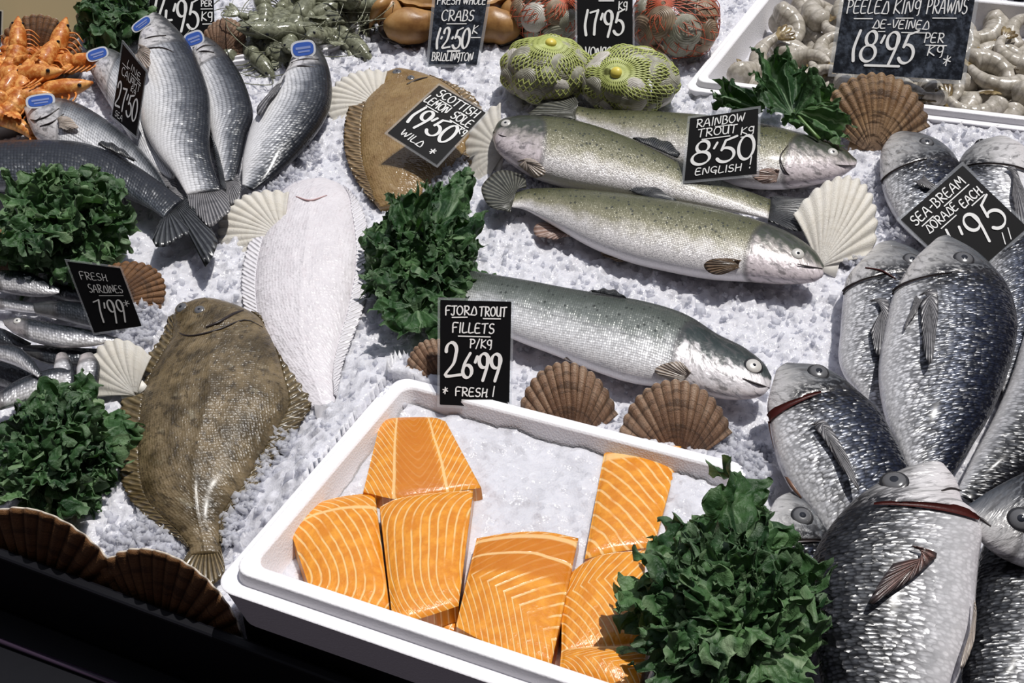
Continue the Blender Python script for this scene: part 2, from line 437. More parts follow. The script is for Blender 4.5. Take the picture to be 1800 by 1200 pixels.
# ------------------------------------------------------------------ fish lying on their sides
class Fish:
    """st: (back edge, belly edge) points of the photo from snout to tail root; they are laid on planes z0..z1 above the ice"""
    def __init__(s, name, label, cat, group, st, mat, z=(0.03, 0.02), k=0.5, ug=0.2, curv=0.035, M=90, N=36, gill=True, sharp=2.0, roll=0.85):
        def bystation(P):
            P = np.asarray(P, float); Q = np.vstack([2 * P[0] - P[1], P, 2 * P[-1] - P[-2]]); out = []
            for t in np.linspace(0, len(P) - 1, M):
                i = min(int(t), len(P) - 2); f = t - i
                p0, p1, p2, p3 = Q[i], Q[i + 1], Q[i + 2], Q[i + 3]
                out.append(0.5 * (2 * p1 + (p2 - p0) * f + (2 * p0 - 5 * p1 + 4 * p2 - p3) * f * f + (3 * p1 - p0 - 3 * p2 + p3) * f ** 3))
            return np.array(out)
        D = bystation([a for a, b in st]); B = bystation([b for a, b in st])
        zs = np.interp(np.linspace(0, 1, M), np.linspace(0, 1, len(z)), z)
        cen, av, bs = [], [], []
        for i in range(M):
            d = at(*D[i], zs[i]); b = at(*B[i], zs[i])
            c = (d + b) / 2; a = (d - b) / 2
            vd = C0 - c; e = math.asin(vd[2] / np.linalg.norm(vd))
            cf = abs(a[1]) / (np.linalg.norm(a) + 1e-9)
            a = a / math.sqrt(1 + k * k * cf * cf / math.tan(e) ** 2)
            cen.append(c); av.append(a); bs.append(np.linalg.norm(a) * k)
        cen = np.array(cen); av = np.array(av); bs = np.array(bs)
        bs = np.convolve(np.pad(bs, 4, mode='edge'), np.ones(9) / 9, 'valid')
        bs = bs * (1 - 0.62 * np.clip((np.linspace(0, 1, M) - 0.72) / 0.28, 0, 1) ** 1.6)      # thin towards the tail
        arc = np.concatenate([[0], np.cumsum(np.linalg.norm(np.diff(cen, axis=0), axis=1))])
        s.L = arc[-1]; uu = arc / s.L
        # the fish rests rolled a little so that its flank faces forward
        im = M // 2; vd = C0 - cen[im]; psi = math.atan2(vd[2], vd @ unit(av[im]))
        s.roll = roll * (psi - math.pi / 2)
        th = 2 * np.pi * np.arange(N) / N
        vv = np.where(th <= np.pi, th / np.pi, (2 * np.pi - th) / np.pi)
        G = np.zeros((M, N, 3)); gl = np.zeros((M, N)); my = np.zeros((M, N))
        s.ug, s.curv = ug, curv
        for i in range(M):
            g = (uu[i] - s.gu(vv)) * s.L
            gl[i] = g if gill else np.full(N, 1.0)
            infl = 1 + (0.05 * np.clip(1 + g / 0.03, 0, 1) * (g < 0) * (np.sin(vv * np.pi) ** 0.5) if gill else 0)
            ct, stn = np.cos(th + s.roll), np.sin(th + s.roll)
            G[i] = cen[i] + np.outer(ct, av[i]) + np.outer(np.sign(stn) * np.abs(stn) ** (2.0 / sharp) * infl * bs[i], [0, 0, 1])
            my[i] = vv * np.linalg.norm(av[i]) * 2.2
        s.G, s.uu, s.vv, s.M, s.N = G, uu, vv, M, N
        V = G.reshape(-1, 3)
        uv = np.stack([np.repeat(uu, N), np.tile(vv, M)], -1)
        uv2 = np.stack([np.repeat(arc, N), my.ravel()], -1)
        V = np.vstack([V, cen[0] + (cen[0] - cen[1]) * 0.6, cen[-1]])
        uv = np.vstack([uv, [0, 0.5], [1, 0.5]]); uv2 = np.vstack([uv2, [0, 0.02], [s.L, 0.01]])
        gl = np.concatenate([gl.ravel(), [-1.0 if gill else 1.0, 1.0]])
        F = grid_faces(M, N, True)
        c0, c1 = M * N, M * N + 1
        for j in range(N):
            F.append((c0, (j + 1) % N, j)); F.append((c1, (M - 1) * N + j, (M - 1) * N + (j + 1) % N))
        base = cen[len(cen) // 2].copy(); base[2] = max(0.0, float((cen[:, 2] - bs).min()))
        s.root = thing(name, label, cat, base, group)
        s.body = mesh('body', V, F, mat, s.root, uv, uv2, {'gill': gl})
        h = N // 2 + 1
        s.top = G[:, :h].reshape(-1, 3)
        s.toppx = proj(s.top)
        s.h = h
    def gu(s, v):
        return s.ug + s.curv * (1 - ((v - 0.5) / 0.5) ** 2)
    def surf(s, u, v, off=0.0):
        i = float(np.interp(u, s.uu, np.arange(s.M))); j = np.clip(v, 0, 1) * (s.h - 1)
        i = min(i, s.M - 1.001); j = min(j, s.h - 1.001)
        a, b = int(i), int(j); fa, fb = i - a, j - b
        G = s.G
        p = (G[a, b] * (1 - fa) + G[a + 1, b] * fa) * (1 - fb) + (G[a, b + 1] * (1 - fa) + G[a + 1, b + 1] * fa) * fb
        n = np.cross(G[a, b + 1] - G[a, b], G[a + 1, b] - G[a, b])
        n = unit(n)
        if n[2] < 0: n = -n
        return p + n * off, n
    def find(s, px):
        d = np.linalg.norm(s.toppx - np.array(px), axis=1)
        # of the near grid points take the one nearest the camera
        k = int(np.argmin(d)); return k, d[k]
    def lift(s, px, off=0.002, zdef=None):
        k, d = s.find(px)
        if d < 14:
            z = s.top[k][2] + off
        else:
            z = s.top[k][2] + off if zdef is None else zdef
        return at(px[0], px[1], z)
    def eye(s, px, r, iris=None, pup=0.5, rim=None):
        k, d = s.find(px)
        i, j = divmod(k, s.h)
        i = min(max(i, 1), s.M - 2); j = min(max(j, 1), s.h - 2)
        n = unit(np.cross(s.G[i, j + 1] - s.G[i, j - 1], s.G[i + 1, j] - s.G[i - 1, j]))
        if n @ (C0 - s.top[k]) < 0: n = -n
        n = unit(n + unit(C0 - s.top[k]) * 0.35)
        p = s.top[k]
        t = unit(np.cross(n, [0.3, 1, 0.1])); b = np.cross(n, t)
        if rim:
            V, F = ellipsoid(p, [t * r * 1.22, b * r * 1.22, n * r * 0.24], 20, 8)
            mesh('eye_rim', V, F, rim, s.root)
        V, F = ellipsoid(p + n * r * 0.08, [t * r, b * r, n * r * 0.30], 20, 10)
        e = mesh('eye', V, F, iris or EYE_W, s.root)
        V, F = ellipsoid(p + n * r * 0.16, [t * r * pup, b * r * pup, n * r * 0.25], 16, 8)
        mesh('pupil', V, F, PUPIL, e)
    def slit(s, v0, v1, w, mat=None, name='gill_opening', shift=0.012):
        V = []; n = 28
        for i in range(n + 1):
            t = i / n; v = v0 + (v1 - v0) * t
            ww = w * 1.25 * (0.05 + t) ** 0.7 * (1 - t ** 5 * 0.75)
            u = s.gu(v) + shift
            for q, o in ((-1, 0.0035), (-0.4, 0.0015), (0.4, 0.0012), (1, 0.0025)):
                V.append(s.surf(u + q * ww / s.L, v, o)[0])
        mesh(name, V, grid_faces(n + 1, 4), mat or GILLRED, s.root)
    def line(s, pts, r=0.0009, mat=None, name='mouth'):
        P = catmull([s.lift(p, 0.0006) for p in pts], 20)
        V, F = tube(P, np.full(20, r) * np.sin(np.linspace(0.25, math.pi - 0.25, 20)) ** 0.5, 6)
        mesh(name, V, F, mat or MOUTH, s.root)
    def fin(s, name, base, outline, mat, z=None, lift=0.003, rows=8, wave=0.0015, ztip=None, thick=0.0007):
        """base: two points; outline: points round the free edge from one base end to the other"""
        op = catmull(outline, 26)
        if z is None:
            mid = ((base[0][0] + base[1][0]) / 2, (base[0][1] + base[1][1]) / 2)
            k, d = s.find(mid)
            P = s.top[k]; nn = np.array([0, 0, 1.0])
            if name in ('pectoral_fin', 'pelvic_fin') and d < 12:     # lies against the flank
                i, j = divmod(k, s.h); i = min(max(i, 2), s.M - 3); j = min(max(j, 2), s.h - 3)
                nn = unit(np.cross(s.G[i, j + 2] - s.G[i, j - 2], s.G[i + 2, j] - s.G[i - 2, j]))
                if nn @ (C0 - P) < 0: nn = -nn
            P = P + nn * (lift + 0.0015)
            put = lambda q: onplane(q[0], q[1], P, nn)
        else:
            nn = np.array([0, 0, 1.0]); put = lambda q: at(q[0], q[1], z)
        b0, b1 = put(base[0]), put(base[1])
        O = np.array([put(q) for q in op]); n = len(O); V = []; U = []
        for i in range(n):
            t = i / (n - 1); b = b0 * (1 - t) + b1 * t
            for j in range(rows + 1):
                f = j / rows
                p = b * (1 - f) + O[i] * f
                p = p + nn * (wave * math.sin(t * 22) * f + 0.002 * math.sin(math.pi * f))
                V.append(p); U.append((t, f))
        o = mesh(name, V, grid_faces(n, rows + 1), mat, s.root, U)
        solidify(o, thick); return o
    def tag(s, px, w, h, rot, z=None):
        """blue oval gill tag with a white border"""
        P = s.lift(px, 0.010)
        if z is not None: P = at(*px, z)
        n = unit(C0 - P + np.array([0.0, 0.0, 0.3]))
        cr, sr = math.cos(R(rot)), math.sin(R(rot))
        def pt(a, b, off):
            x = a * w / 2; y = b * h / 2
            return onplane(px[0] + x * cr + y * sr, px[1] + x * sr * -1 + y * cr, P, n) + n * off
        def plate(name, sc, o0, o1, m, par):
            N = 40; V = []
            for o in (o0, o1):
                for i in range(N):
                    t = 2 * math.pi * i / N; c, q = math.cos(t), math.sin(t)
                    V.append(pt(math.copysign(abs(c) ** 0.55, c) * sc[0], math.copysign(abs(q) ** 0.75, q) * sc[1], o))
            F = [tuple(range(N))[::-1], tuple(range(N, 2 * N))] + [(i, (i + 1) % N, N + (i + 1) % N, N + i) for i in range(N)]
            return mesh(name, V, F, m, par, smooth=False)
        t = plate('gill_tag', (1, 1), -0.0008, 0.0, TAG_W, s.root)
        plate('blue_face', (0.84, 0.76), -0.0002, 0.0005, TAG_B, t)
        for b, a0, a1, hh in ((0.30, -0.45, 0.5, 0.10), (-0.12, -0.6, 0.6, 0.14)):
            V = [pt(a0, b - hh, 0.0008), pt(a1, b - hh, 0.0008), pt(a1, b + hh, 0.0008), pt(a0, b + hh, 0.0008)]
            mesh('pale_band', V, [(0, 1, 2, 3)], TAG_L, t, smooth=False)

TAG_W = plain('white_tag_border', (0.78, 0.80, 0.84), 0.35)
TAG_B = plain('blue_tag', (0.06, 0.15, 0.58), 0.35)
TAG_L = plain('pale_tag_band', (0.30, 0.38, 0.72), 0.4)

# ------------------------------------------------------------------ flat fish
def flat_mat(name, c0, c1, c2, scale=0.004, spotty=0.6, rough=0.3, fleck=None, rays=0, raydark=0.55):
    M = Mat(name)
    m = M.uv('metres'); u, v, _ = M.sep(M.uv())
    a = M.noise(m, 22, 5, 0.65); b = M.noise(m, 75, 4, 0.6)
    c = M.mix(M.sstep(a, 0.32, 0.68), c0, c1)
    c = M.mix(M.math('MULTIPLY', M.sstep(b, 0.50, 0.66), spotty), c, c2)
    if fleck: c = M.mix(M.math('MULTIPLY', M.sstep(M.noise(m, 38, 3), 0.62, 0.75), 0.7), c, fleck)
    vo = M.vor(m, 1 / scale, 0.4)
    geo = M.n('NewGeometry').outputs['Normal']
    pert = M.n('VectorMath', {0: vo.outputs['Color'], 1: (0.5, 0.5, 0.5)}, operation='SUBTRACT').outputs[0]
    pert = M.n('VectorMath', {0: pert, 'Scale': 0.22}, operation='SCALE').outputs[0]
    nn = M.n('VectorMath', {0: geo, 1: pert}, operation='ADD').outputs[0]
    nn = M.n('VectorMath', {0: nn}, operation='NORMALIZE').outputs[0]
    if rays:
        w = M.math('SINE', M.math('MULTIPLY', M.math('ADD', u, M.math('MULTIPLY', v, 0.04)), rays * 6.283))
        f = M.sstep(w, -0.5, 0.8)
        c = M.mix(f, M.mix(raydark, c, (0.02, 0.014, 0.006)), c)
        nn = M.bump(w, 0.7, 0.0012, nn)
    else:
        nn = M.bump(M.math('ADD', M.math('ADD', M.math('SUBTRACT', 1.0, vo.outputs['Distance']), M.math('MULTIPLY', b, 1.5)), M.math('MULTIPLY', a, 6.0)), 0.5, 0.0015, nn)
    return M.done(M.bsdf(Base_Color=c, Roughness=rough, Normal=nn, Specular_IOR_Level=0.5, Coat_Weight=0.12, Coat_Roughness=0.2))

class FlatFish(Fish):
    def __init__(s, name, label, cat, group, st, mat, finmat, z=0.006, H=0.03, body=0.78, finname='fin_frill', ug=0.2, ruff=0.003):
        M, W = 90, 41
        def bystation(P):
            P = np.asarray(P, float); Q = np.vstack([2 * P[0] - P[1], P, 2 * P[-1] - P[-2]]); out = []
            for t in np.linspace(0, len(P) - 1, M):
                i = min(int(t), len(P) - 2); f = t - i
                p0, p1, p2, p3 = Q[i], Q[i + 1], Q[i + 2], Q[i + 3]
                out.append(0.5 * (2 * p1 + (p2 - p0) * f + (2 * p0 - 5 * p1 + 4 * p2 - p3) * f * f + (3 * p1 - p0 - 3 * p2 + p3) * f ** 3))
            return np.array(out)
        A = bystation([a for a, b in st]); B = bystation([b for a, b in st])
        PA = np.array([at(*p, z) for p in A]); PB = np.array([at(*p, z) for p in B])
        wid = np.linalg.norm(PB - PA, axis=1); wmax = wid.max()
        cen = (PA + PB) / 2
        arc = np.concatenate([[0], np.cumsum(np.linalg.norm(np.diff(cen, axis=0), axis=1))]); s.L = arc[-1]
        uu = arc / s.L
        ws = np.linspace(-1, 1, W)
        s.ug, s.curv = ug, 0.03
        # body: upper and lower skins
        fr = body + (1 - body) * np.clip(1 - np.minimum(uu / 0.16, (1 - uu) / 0.10), 0, 1)   # no frill over head and tail root
        G = np.zeros((M, W, 3)); gl = np.zeros((M, W))
        for i in range(M):
            t = (ws * fr[i] + 1) / 2
            base = PA[i] + np.outer(t, PB[i] - PA[i])
            hh = H * (wid[i] / wmax) ** 0.8 * np.clip(1 - ws ** 2, 0, 1) ** 0.62
            hh = hh * (1 + 0.10 * np.exp(-(ws / 0.05) ** 2) * 0.6)
            v = (ws + 1) / 2
            g = (uu[i] - s.gu(v)) * s.L
            gl[i] = g
            hh = hh * (1 + 0.10 * np.clip(1 + g / 0.02, 0, 1) * (g < 0))
            G[i] = base + np.outer(hh, [0, 0, 1])
        low = G.copy(); low[:, :, 2] = z - 0.006
        low[:, 0] = G[:, 0] - [0, 0, .004]; low[:, -1] = G[:, -1] - [0, 0, .004]
        V = np.vstack([G.reshape(-1, 3), low.reshape(-1, 3)])
        uv1 = np.stack([np.repeat(uu, W), np.tile((ws + 1) / 2, M)], -1)
        uv2 = np.stack([np.repeat(arc, W), np.outer(wid, (ws + 1) / 2).ravel()], -1)
        F = grid_faces(M, W); n = M * W
        F += [tuple(reversed([a + n for a in f])) for f in F]
        for i in range(M - 1):
            for j in (0, W - 1):
                a, b = i * W + j, (i + 1) * W + j
                F.append((a, b, b + n, a + n) if j == 0 else (b, a, a + n, b + n))
        for i in (0, M - 1):
            for j in range(W - 1):
                a, b = i * W + j, i * W + j + 1
                F.append((b, a, a + n, b + n) if i == 0 else (a, b, b + n, a + n))
        root_p = cen[M // 2].copy(); root_p[2] = 0.0
        s.root = thing(name, label, cat, root_p, group)
        s.body = mesh('body', V, F, mat, s.root, np.vstack([uv1, uv1]), np.vstack([uv2, uv2]), {'gill': np.concatenate([gl.ravel()] * 2)})
        s.G, s.uu, s.vv, s.M, s.N, s.h = G, uu, (ws + 1) / 2, M, W, W
        s.top = G.reshape(-1, 3); s.toppx = proj(s.top)
        # fin frills along both sides
        i0, i1 = int(M * 0.10), int(M * 0.93)
        for side in (0, 1):
            V = []; U = []; U2 = []
            rows = 9; K = 220
            for q in range(K):
                ti = i0 + (i1 - i0) * q / (K - 1); i = int(ti); f = ti - i; i2 = min(i + 1, M - 1)
                pa = PA[i] * (1 - f) + PA[i2] * f; pb = PB[i] * (1 - f) + PB[i2] * f
                fi = min(fr[i] * (1 - f) + fr[i2] * f, 0.985) - 0.03
                for j in range(rows):
                    r = fi + (1 - fi) * j / (rows - 1)
                    jag = 1 + (0.012 * math.sin(q * 2.1) * (j == rows - 1))
                    w = -r * jag if side == 0 else r * jag
                    p = pa + (pb - pa) * (w + 1) / 2
                    p = p + np.array([0, 0, ruff * math.sin(q * 0.85) * (j / (rows - 1)) * 0.6 + 0.004 * (1 - j / (rows - 1)) + 0.001])
                    V.append(p); U.append((q / (K - 1), j / (rows - 1))); U2.append((uu[i] * s.L, (w + 1) / 2 * wid[i]))
            solidify(mesh(finname, V, grid_faces(K, rows), finmat, s.root, U, U2), 0.0015)

# ------------------------------------------------------------------ scallop shells
def shell_mat(name, stops, streak=0.5, bands=0.6, bandcol=(0.03, 0.015, 0.008), rough=0.45, ribs=15, groove=0.55):
    M = Mat(name)
    u, v, _ = M.sep(M.uv()); o = M.obj()
    s1 = M.noise(M.comb(M.math('MULTIPLY', u, 46.0), M.math('MULTIPLY', v, 2.2), 0), 1.0, 4, 0.65)
    s2 = M.noise(o, 34, 4, 0.6)
    b1 = M.noise(M.comb(M.math('MULTIPLY', u, 2.5), M.math('MULTIPLY', v, 17.0), 5.0), 1.0, 4, 0.6)
    mixv = M.math('ADD', M.math('MULTIPLY', s1, streak), M.math('MULTIPLY', M.math('ADD', M.math('MULTIPLY', v, 0.55), M.math('MULTIPLY', s2, 0.45)), 1 - streak))
    c = M.ramp(mixv, stops)
    c = M.mix(M.math('MULTIPLY', M.sstep(b1, 0.46, 0.62), bands), c, bandcol)
    rib = M.math('COSINE', M.math('MULTIPLY', u, 6.2832 * ribs))
    gr = M.math('SUBTRACT', 1.0, M.sstep(rib, -0.95, -0.1))
    c = M.mix(M.math('MULTIPLY', gr, groove), c, tuple(x * 0.4 for x in stops[0][1]))
    fine = M.noise(M.comb(M.math('MULTIPLY', u, 190.0), M.math('MULTIPLY', v, 70.0), 0), 1.0, 3)
    return M.done(M.bsdf(Base_Color=c, Roughness=rough, Normal=M.bump(M.math('ADD', fine, b1), 0.8, 0.0014), Specular_IOR_Level=0.4))
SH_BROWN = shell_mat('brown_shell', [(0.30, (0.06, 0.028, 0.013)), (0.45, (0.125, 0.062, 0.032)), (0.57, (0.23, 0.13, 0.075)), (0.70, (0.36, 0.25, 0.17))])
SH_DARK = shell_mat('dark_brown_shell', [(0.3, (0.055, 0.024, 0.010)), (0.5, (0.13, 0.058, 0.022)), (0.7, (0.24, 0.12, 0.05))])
SH_TAN = shell_mat('banded_tan_shell', [(0.38, (0.50, 0.33, 0.20)), (0.48, (0.38, 0.23, 0.115)), (0.57, (0.20, 0.105, 0.045)), (0.68, (0.30, 0.19, 0.10))], 0.35, 0.8, (0.05, 0.024, 0.010), groove=0.3)
SH_WHITE = shell_mat('white_shell', [(0.2, (0.80, 0.78, 0.74)), (0.55, (0.72, 0.68, 0.60)), (0.9, (0.84, 0.83, 0.82))], 0.5, 0.22, (0.56, 0.50, 0.40), groove=0.0)
SH_RIM = plain('painted_rim_light', (0.62, 0.55, 0.46), 0.45)  # pale colour paints the light caught along the shell edge

def scallop(label, hinge, tip, zh, nrm, width=1.05, mat=None, ribs=15, dome=0.16, group=None, name='scallop_shell', rim=True, spread=74, flip=1, plane=None):
    """hinge and tip in the photo; zh height of the hinge; nrm faces outward from the convex side"""
    n = unit(nrm)
    H = at(*hinge, zh) if plane is None else onplane(*hinge, plane, n); T = onplane(*tip, H, n)
    y = T - H; L = np.linalg.norm(y); y = y / L
    x = np.cross(y, n)
    nu, nv = ribs * 8 + 1, 26
    A = R(spread); V = []; U = []
    def pt(a, r, off=0.0):
        rr = r * L * (1 + 0.018 * math.cos(2 * math.pi * ribs * a) * r * r)
        th = (a - 0.5) * 2 * A
        sx = math.sin(th) * width * 0.93
        yy = math.cos(th) * 0.62 + 0.38 * (1 - 0.55 * abs(a - 0.5) ** 2 * 4)
        rib = math.cos(2 * math.pi * ribs * a)
        hgt = flip * (dome * L * (1 - r ** 2.2) * (r ** 0.55) * 1.5 * (1 - (2 * a - 1) ** 4 * 0.6) + 0.011 * L * rib * r ** 0.8) + off
        return H + x * (sx * rr * 0.62) + y * (yy * rr) + n * hgt
    for i in range(nu):
        a = i / (nu - 1)
        for j in range(nv):
            V.append(pt(a, 0.03 + 0.97 * j / (nv - 1))); U.append((a, j / (nv - 1)))
    root = thing(name, label, 'shell', (H[0], H[1], max(H[2], 0)), group)
    b = mesh('shell', V, grid_faces(nu, nv), mat or SH_BROWN, root, U)
    solidify(b, 0.0022, -1)
    # ears beside the hinge
    EV = []
    for sgn in (-1, 1):
        for q in ((0, -0.03), (0.30 * sgn, -0.02), (0.27 * sgn, 0.14), (0.06 * sgn, 0.16)):
            EV.append(H + x * q[0] * L * width * 0.8 + y * q[1] * L + n * (0.02 * L))
    e = mesh('hinge_ear', EV, [(0, 1, 2, 3), (7, 6, 5, 4)], mat or SH_BROWN, root, [(0.5, 0.1)] * 8)
    solidify(e, 0.002)
    if rim:
        P = [pt(i / 160, 1.0, 0.0005) for i in range(161)]
        tv, tf = tube(P, 0.0011, 6)
        mesh('shell_rim', tv, tf, SH_RIM, root)
    return root

# ------------------------------------------------------------------ price cards with brush lettering
def arcp(cx, cy, rx, ry, a0, a1, n=10):
    return [(cx + rx * math.cos(R(a0 + (a1 - a0) * i / n)), cy + ry * math.sin(R(a0 + (a1 - a0) * i / n))) for i in range(n + 1)]
GL = {  # strokes in a box of width w, height 1
 'A': (0.75, [[(0, 0), (0.4, 1), (0.72, 0)], [(0.12, 0.34), (0.66, 0.36)]]),
 'B': (0.62, [[(0.06, 0), (0.06, 1)], [(0, 1)] + arcp(0.22, 0.76, 0.28, 0.24, 80, -80) + arcp(0.25, 0.26, 0.36, 0.27, 80, -90) + [(0, 0.0)]]),
 'C': (0.66, [arcp(0.38, 0.5, 0.38, 0.5, 50, 310, 14)]),
 'D': (0.7, [[(0.06, 0), (0.5, 0.98)], [(0.1, 0.96), (0.5, 0.9), (0.68, 0.05), (0.0, 0.0)]]),
 'd': (0.72, [[(0.06, 0.02), (0.42, 0.98), (0.72, 0.04), (0.0, 0.02)]]),
 'E': (0.6, [[(0.5, 0.98), (0.08, 0.94), (0.04, 0.04), (0.56, 0.02)], [(0.06, 0.5), (0.44, 0.52)]]),
 'F': (0.6, [[(0.08, 0), (0.08, 0.95), (0.6, 1.0)], [(0.08, 0.5), (0.46, 0.54)]]),
 'G': (0.68, [arcp(0.36, 0.56, 0.34, 0.42, 50, 300, 12) + [(0.62, 0.42), (0.36, 0.42)], [(0.62, 0.42), (0.56, -0.12)]]),
 'g': (0.55, [arcp(0.26, 0.66, 0.24, 0.3, 20, 380, 12), [(0.5, 0.95), (0.48, 0.0), (0.36, -0.14)]]),
 'H': (0.68, [[(0.06, 0), (0.08, 1)], [(0.08, 0.48), (0.62, 0.56)], [(0.64, 1), (0.60, 0)]]),
 'h': (0.66, [[(0.06, 0), (0.12, 0.98)], [(0.08, 0.42), (0.60, 0.58)], [(0.60, 0.9), (0.54, 0.0), (0.66, 0.05)]]),
 'I': (0.2, [[(0.1, 0), (0.12, 1)]]),
 'J': (0.5, [[(0.0, 0.98), (0.6, 1.0)], [(0.32, 1.0), (0.32, 0.1), (0.16, -0.04), (0.0, 0.1)]]),
 'K': (0.62, [[(0.06, 0), (0.1, 1)], [(0.58, 0.96), (0.1, 0.45), (0.62, 0.02)]]),
 'L': (0.55, [[(0.08, 1), (0.04, 0.03), (0.55, 0.06)]]),
 'M': (0.85, [[(0.02, 0), (0.14, 0.98), (0.42, 0.3), (0.7, 1.0), (0.82, 0.0)]]),
 'N': (0.72, [[(0.04, 0), (0.1, 0.98), (0.6, 0.03), (0.66, 1.02)]]),
 'O': (0.72, [arcp(0.36, 0.5, 0.35, 0.48, 80, 445, 18)]),
 'P': (0.6, [[(0.1, -0.02), (0.1, 1)], [(0.0, 0.98)] + arcp(0.26, 0.72, 0.32, 0.27, 80, -100, 8)]),
 'R': (0.68, [[(0.1, 0), (0.1, 1)], [(0.0, 0.96)] + arcp(0.28, 0.73, 0.32, 0.26, 80, -110, 8) + [(0.66, 0.02)]]),
 'S': (0.56, [arcp(0.32, 0.74, 0.26, 0.25, 50, 250, 10) + arcp(0.26, 0.26, 0.28, 0.26, 70, -140, 10)]),
 'T': (0.66, [[(0, 0.95), (0.66, 1.0)], [(0.34, 0.96), (0.30, 0)]]),
 'U': (0.66, [[(0.04, 1), (0.08, 0.2), (0.3, 0.0), (0.54, 0.15), (0.62, 0.98)], [(0.62, 0.98), (0.64, 0.02)]]),
 'V': (0.62, [[(0.02, 1), (0.28, 0.02), (0.62, 1.0)]]),
 'W': (0.95, [[(0.02, 1), (0.2, 0.02), (0.46, 0.75), (0.66, 0.02), (0.92, 1.0)]]),
 '0': (0.66, [arcp(0.34, 0.5, 0.29, 0.5, 70, 440, 20)]),
 '1': (0.3, [[(0.2, 1.0), (0.08, 0.55), (0.06, 0.3), (0.14, -0.02)]]),
 '2': (0.72, [arcp(0.26, 0.8, 0.22, 0.24, 190, -20, 10) + [(0.38, 0.4), (0.06, 0.02), (0.7, 0.06)]]),
 '4': (0.78, [[(0.3, 1.0), (0.04, 0.32), (0.78, 0.30)], [(0.44, 0.62), (0.40, -0.02)]]),
 '5': (0.66, [[(0.66, 1.04), (0.24, 0.90)], [(0.24, 0.90), (0.12, 0.50)], [(0.12, 0.50)] + arcp(0.28, 0.28, 0.33, 0.30, 100, -150, 12)]),
 '6': (0.62, [[(0.42, 0.98), (0.16, 0.6), (0.06, 0.3)] + arcp(0.3, 0.24, 0.25, 0.25, 170, 540, 16)]),
 '7': (0.6, [[(0.0, 0.90), (0.52, 1.0)], [(0.52, 1.0), (0.34, 0.5), (0.30, 0.0)]]),
 '8': (0.7, [arcp(0.36, 0.75, 0.23, 0.24, -60, 250, 12) + arcp(0.34, 0.25, 0.33, 0.27, 110, -250, 18)]),
 '9': (0.62, [arcp(0.3, 0.7, 0.26, 0.28, 30, 400, 14) + [(0.5, 0.5), (0.3, -0.1)]]),
 '*': (0.6, [[(0.3, 0.9), (0.3, 0.1)], [(0.02, 0.62), (0.6, 0.44)], [(0.08, 0.25), (0.55, 0.8)]]),
 "'": (0.16, [[(0.14, 0.85), (0.04, 0.62)]]),
 '.': (0.16, [[(0.05, 0.48), (0.1, 0.56)]]),
 '!': (0.3, [[(0.20, 1.1), (0.14, 0.36)], [(0.11, 0.02), (0.13, 0.10)]]),
 '/': (0.4, [[(0.38, 1.05), (0.02, -0.1)]]),
 '-': (0.4, [[(0.05, 0.45), (0.36, 0.5)]]),
 '"': (0.3, [[(0.06, 1.0), (0.04, 0.75)], [(0.22, 1.0), (0.2, 0.75)]]),
 '~': (0.5, [[(0.0, 0.5), (0.5, 0.5)]]),
}
INK = plain('white_chalk_ink', (0.86, 0.86, 0.85), 0.55, 0.3)
INK_SHADE = plain('shaded_white_ink', (0.50, 0.50, 0.50), 0.6, 0.3)  # greyer copy of the ink: shade on the sardine card, painted in
CARDM = plain('black_card', (0.005, 0.005, 0.006), 0.5, 0.12)
def card_sheen():
    M = Mat('black_card_painted_sheen')
    nz = M.noise(M.obj(), 70, 5, 0.7)
    c = M.mix(M.sstep(nz, 0.4, 0.72), (0.006, 0.008, 0.013), (0.075, 0.09, 0.12))  # bluish sheen painted into the black as cloudy patches
    return M.done(M.bsdf(Base_Color=c, Roughness=0.4, Specular_IOR_Level=0.2))
CARD_SHEEN = card_sheen()
def sleeve_mat():
    M = Mat('clear_plastic')
    g = M.bsdf(Base_Color=(0.75, 0.77, 0.80), Roughness=0.12, Specular_IOR_Level=0.6)
    t = M.n('BsdfTransparent', {'Color': (0.96, 0.97, 0.98, 1)}).outputs[0]
    return M.done(M.n('MixShader', {0: 0.14, 1: t, 2: g}).outputs[0])
SLEEVE = sleeve_mat()

def stroke2d(pts, w, asp, cal):
    """ribbon of 2-D points (already in card units); nib gives thick and thin"""
    P = np.array(pts, float)
    if len(P) > 2: P = catmull(P, max(10, len(P) * 3))
    T = np.gradient(P, axis=0); T /= np.linalg.norm(T, axis=1)[:, None] + 1e-9
    Nn = np.stack([-T[:, 1], T[:, 0]], -1)
    ww = w * ((1 - cal) + cal * np.abs(Nn @ np.array([0.80, 0.60])) * 1.5)
    V = np.vstack([P + Nn * ww[:, None] / 2, P - Nn * ww[:, None] / 2])
    n = len(P); F = [(i, i + 1, n + i + 1, n + i) for i in range(n - 1)]
    for k in (0, n - 1):     # round ends
        b = len(V); sgn = -1 if k == 0 else 1
        ring = [P[k] + (Nn[k] * math.cos(a) + T[k] * sgn * math.sin(a)) * ww[k] / 2 for a in np.linspace(0, math.pi, 7)]
        V = np.vstack([V, ring]); F.append(tuple(range(b, b + 7)))
    return V, F

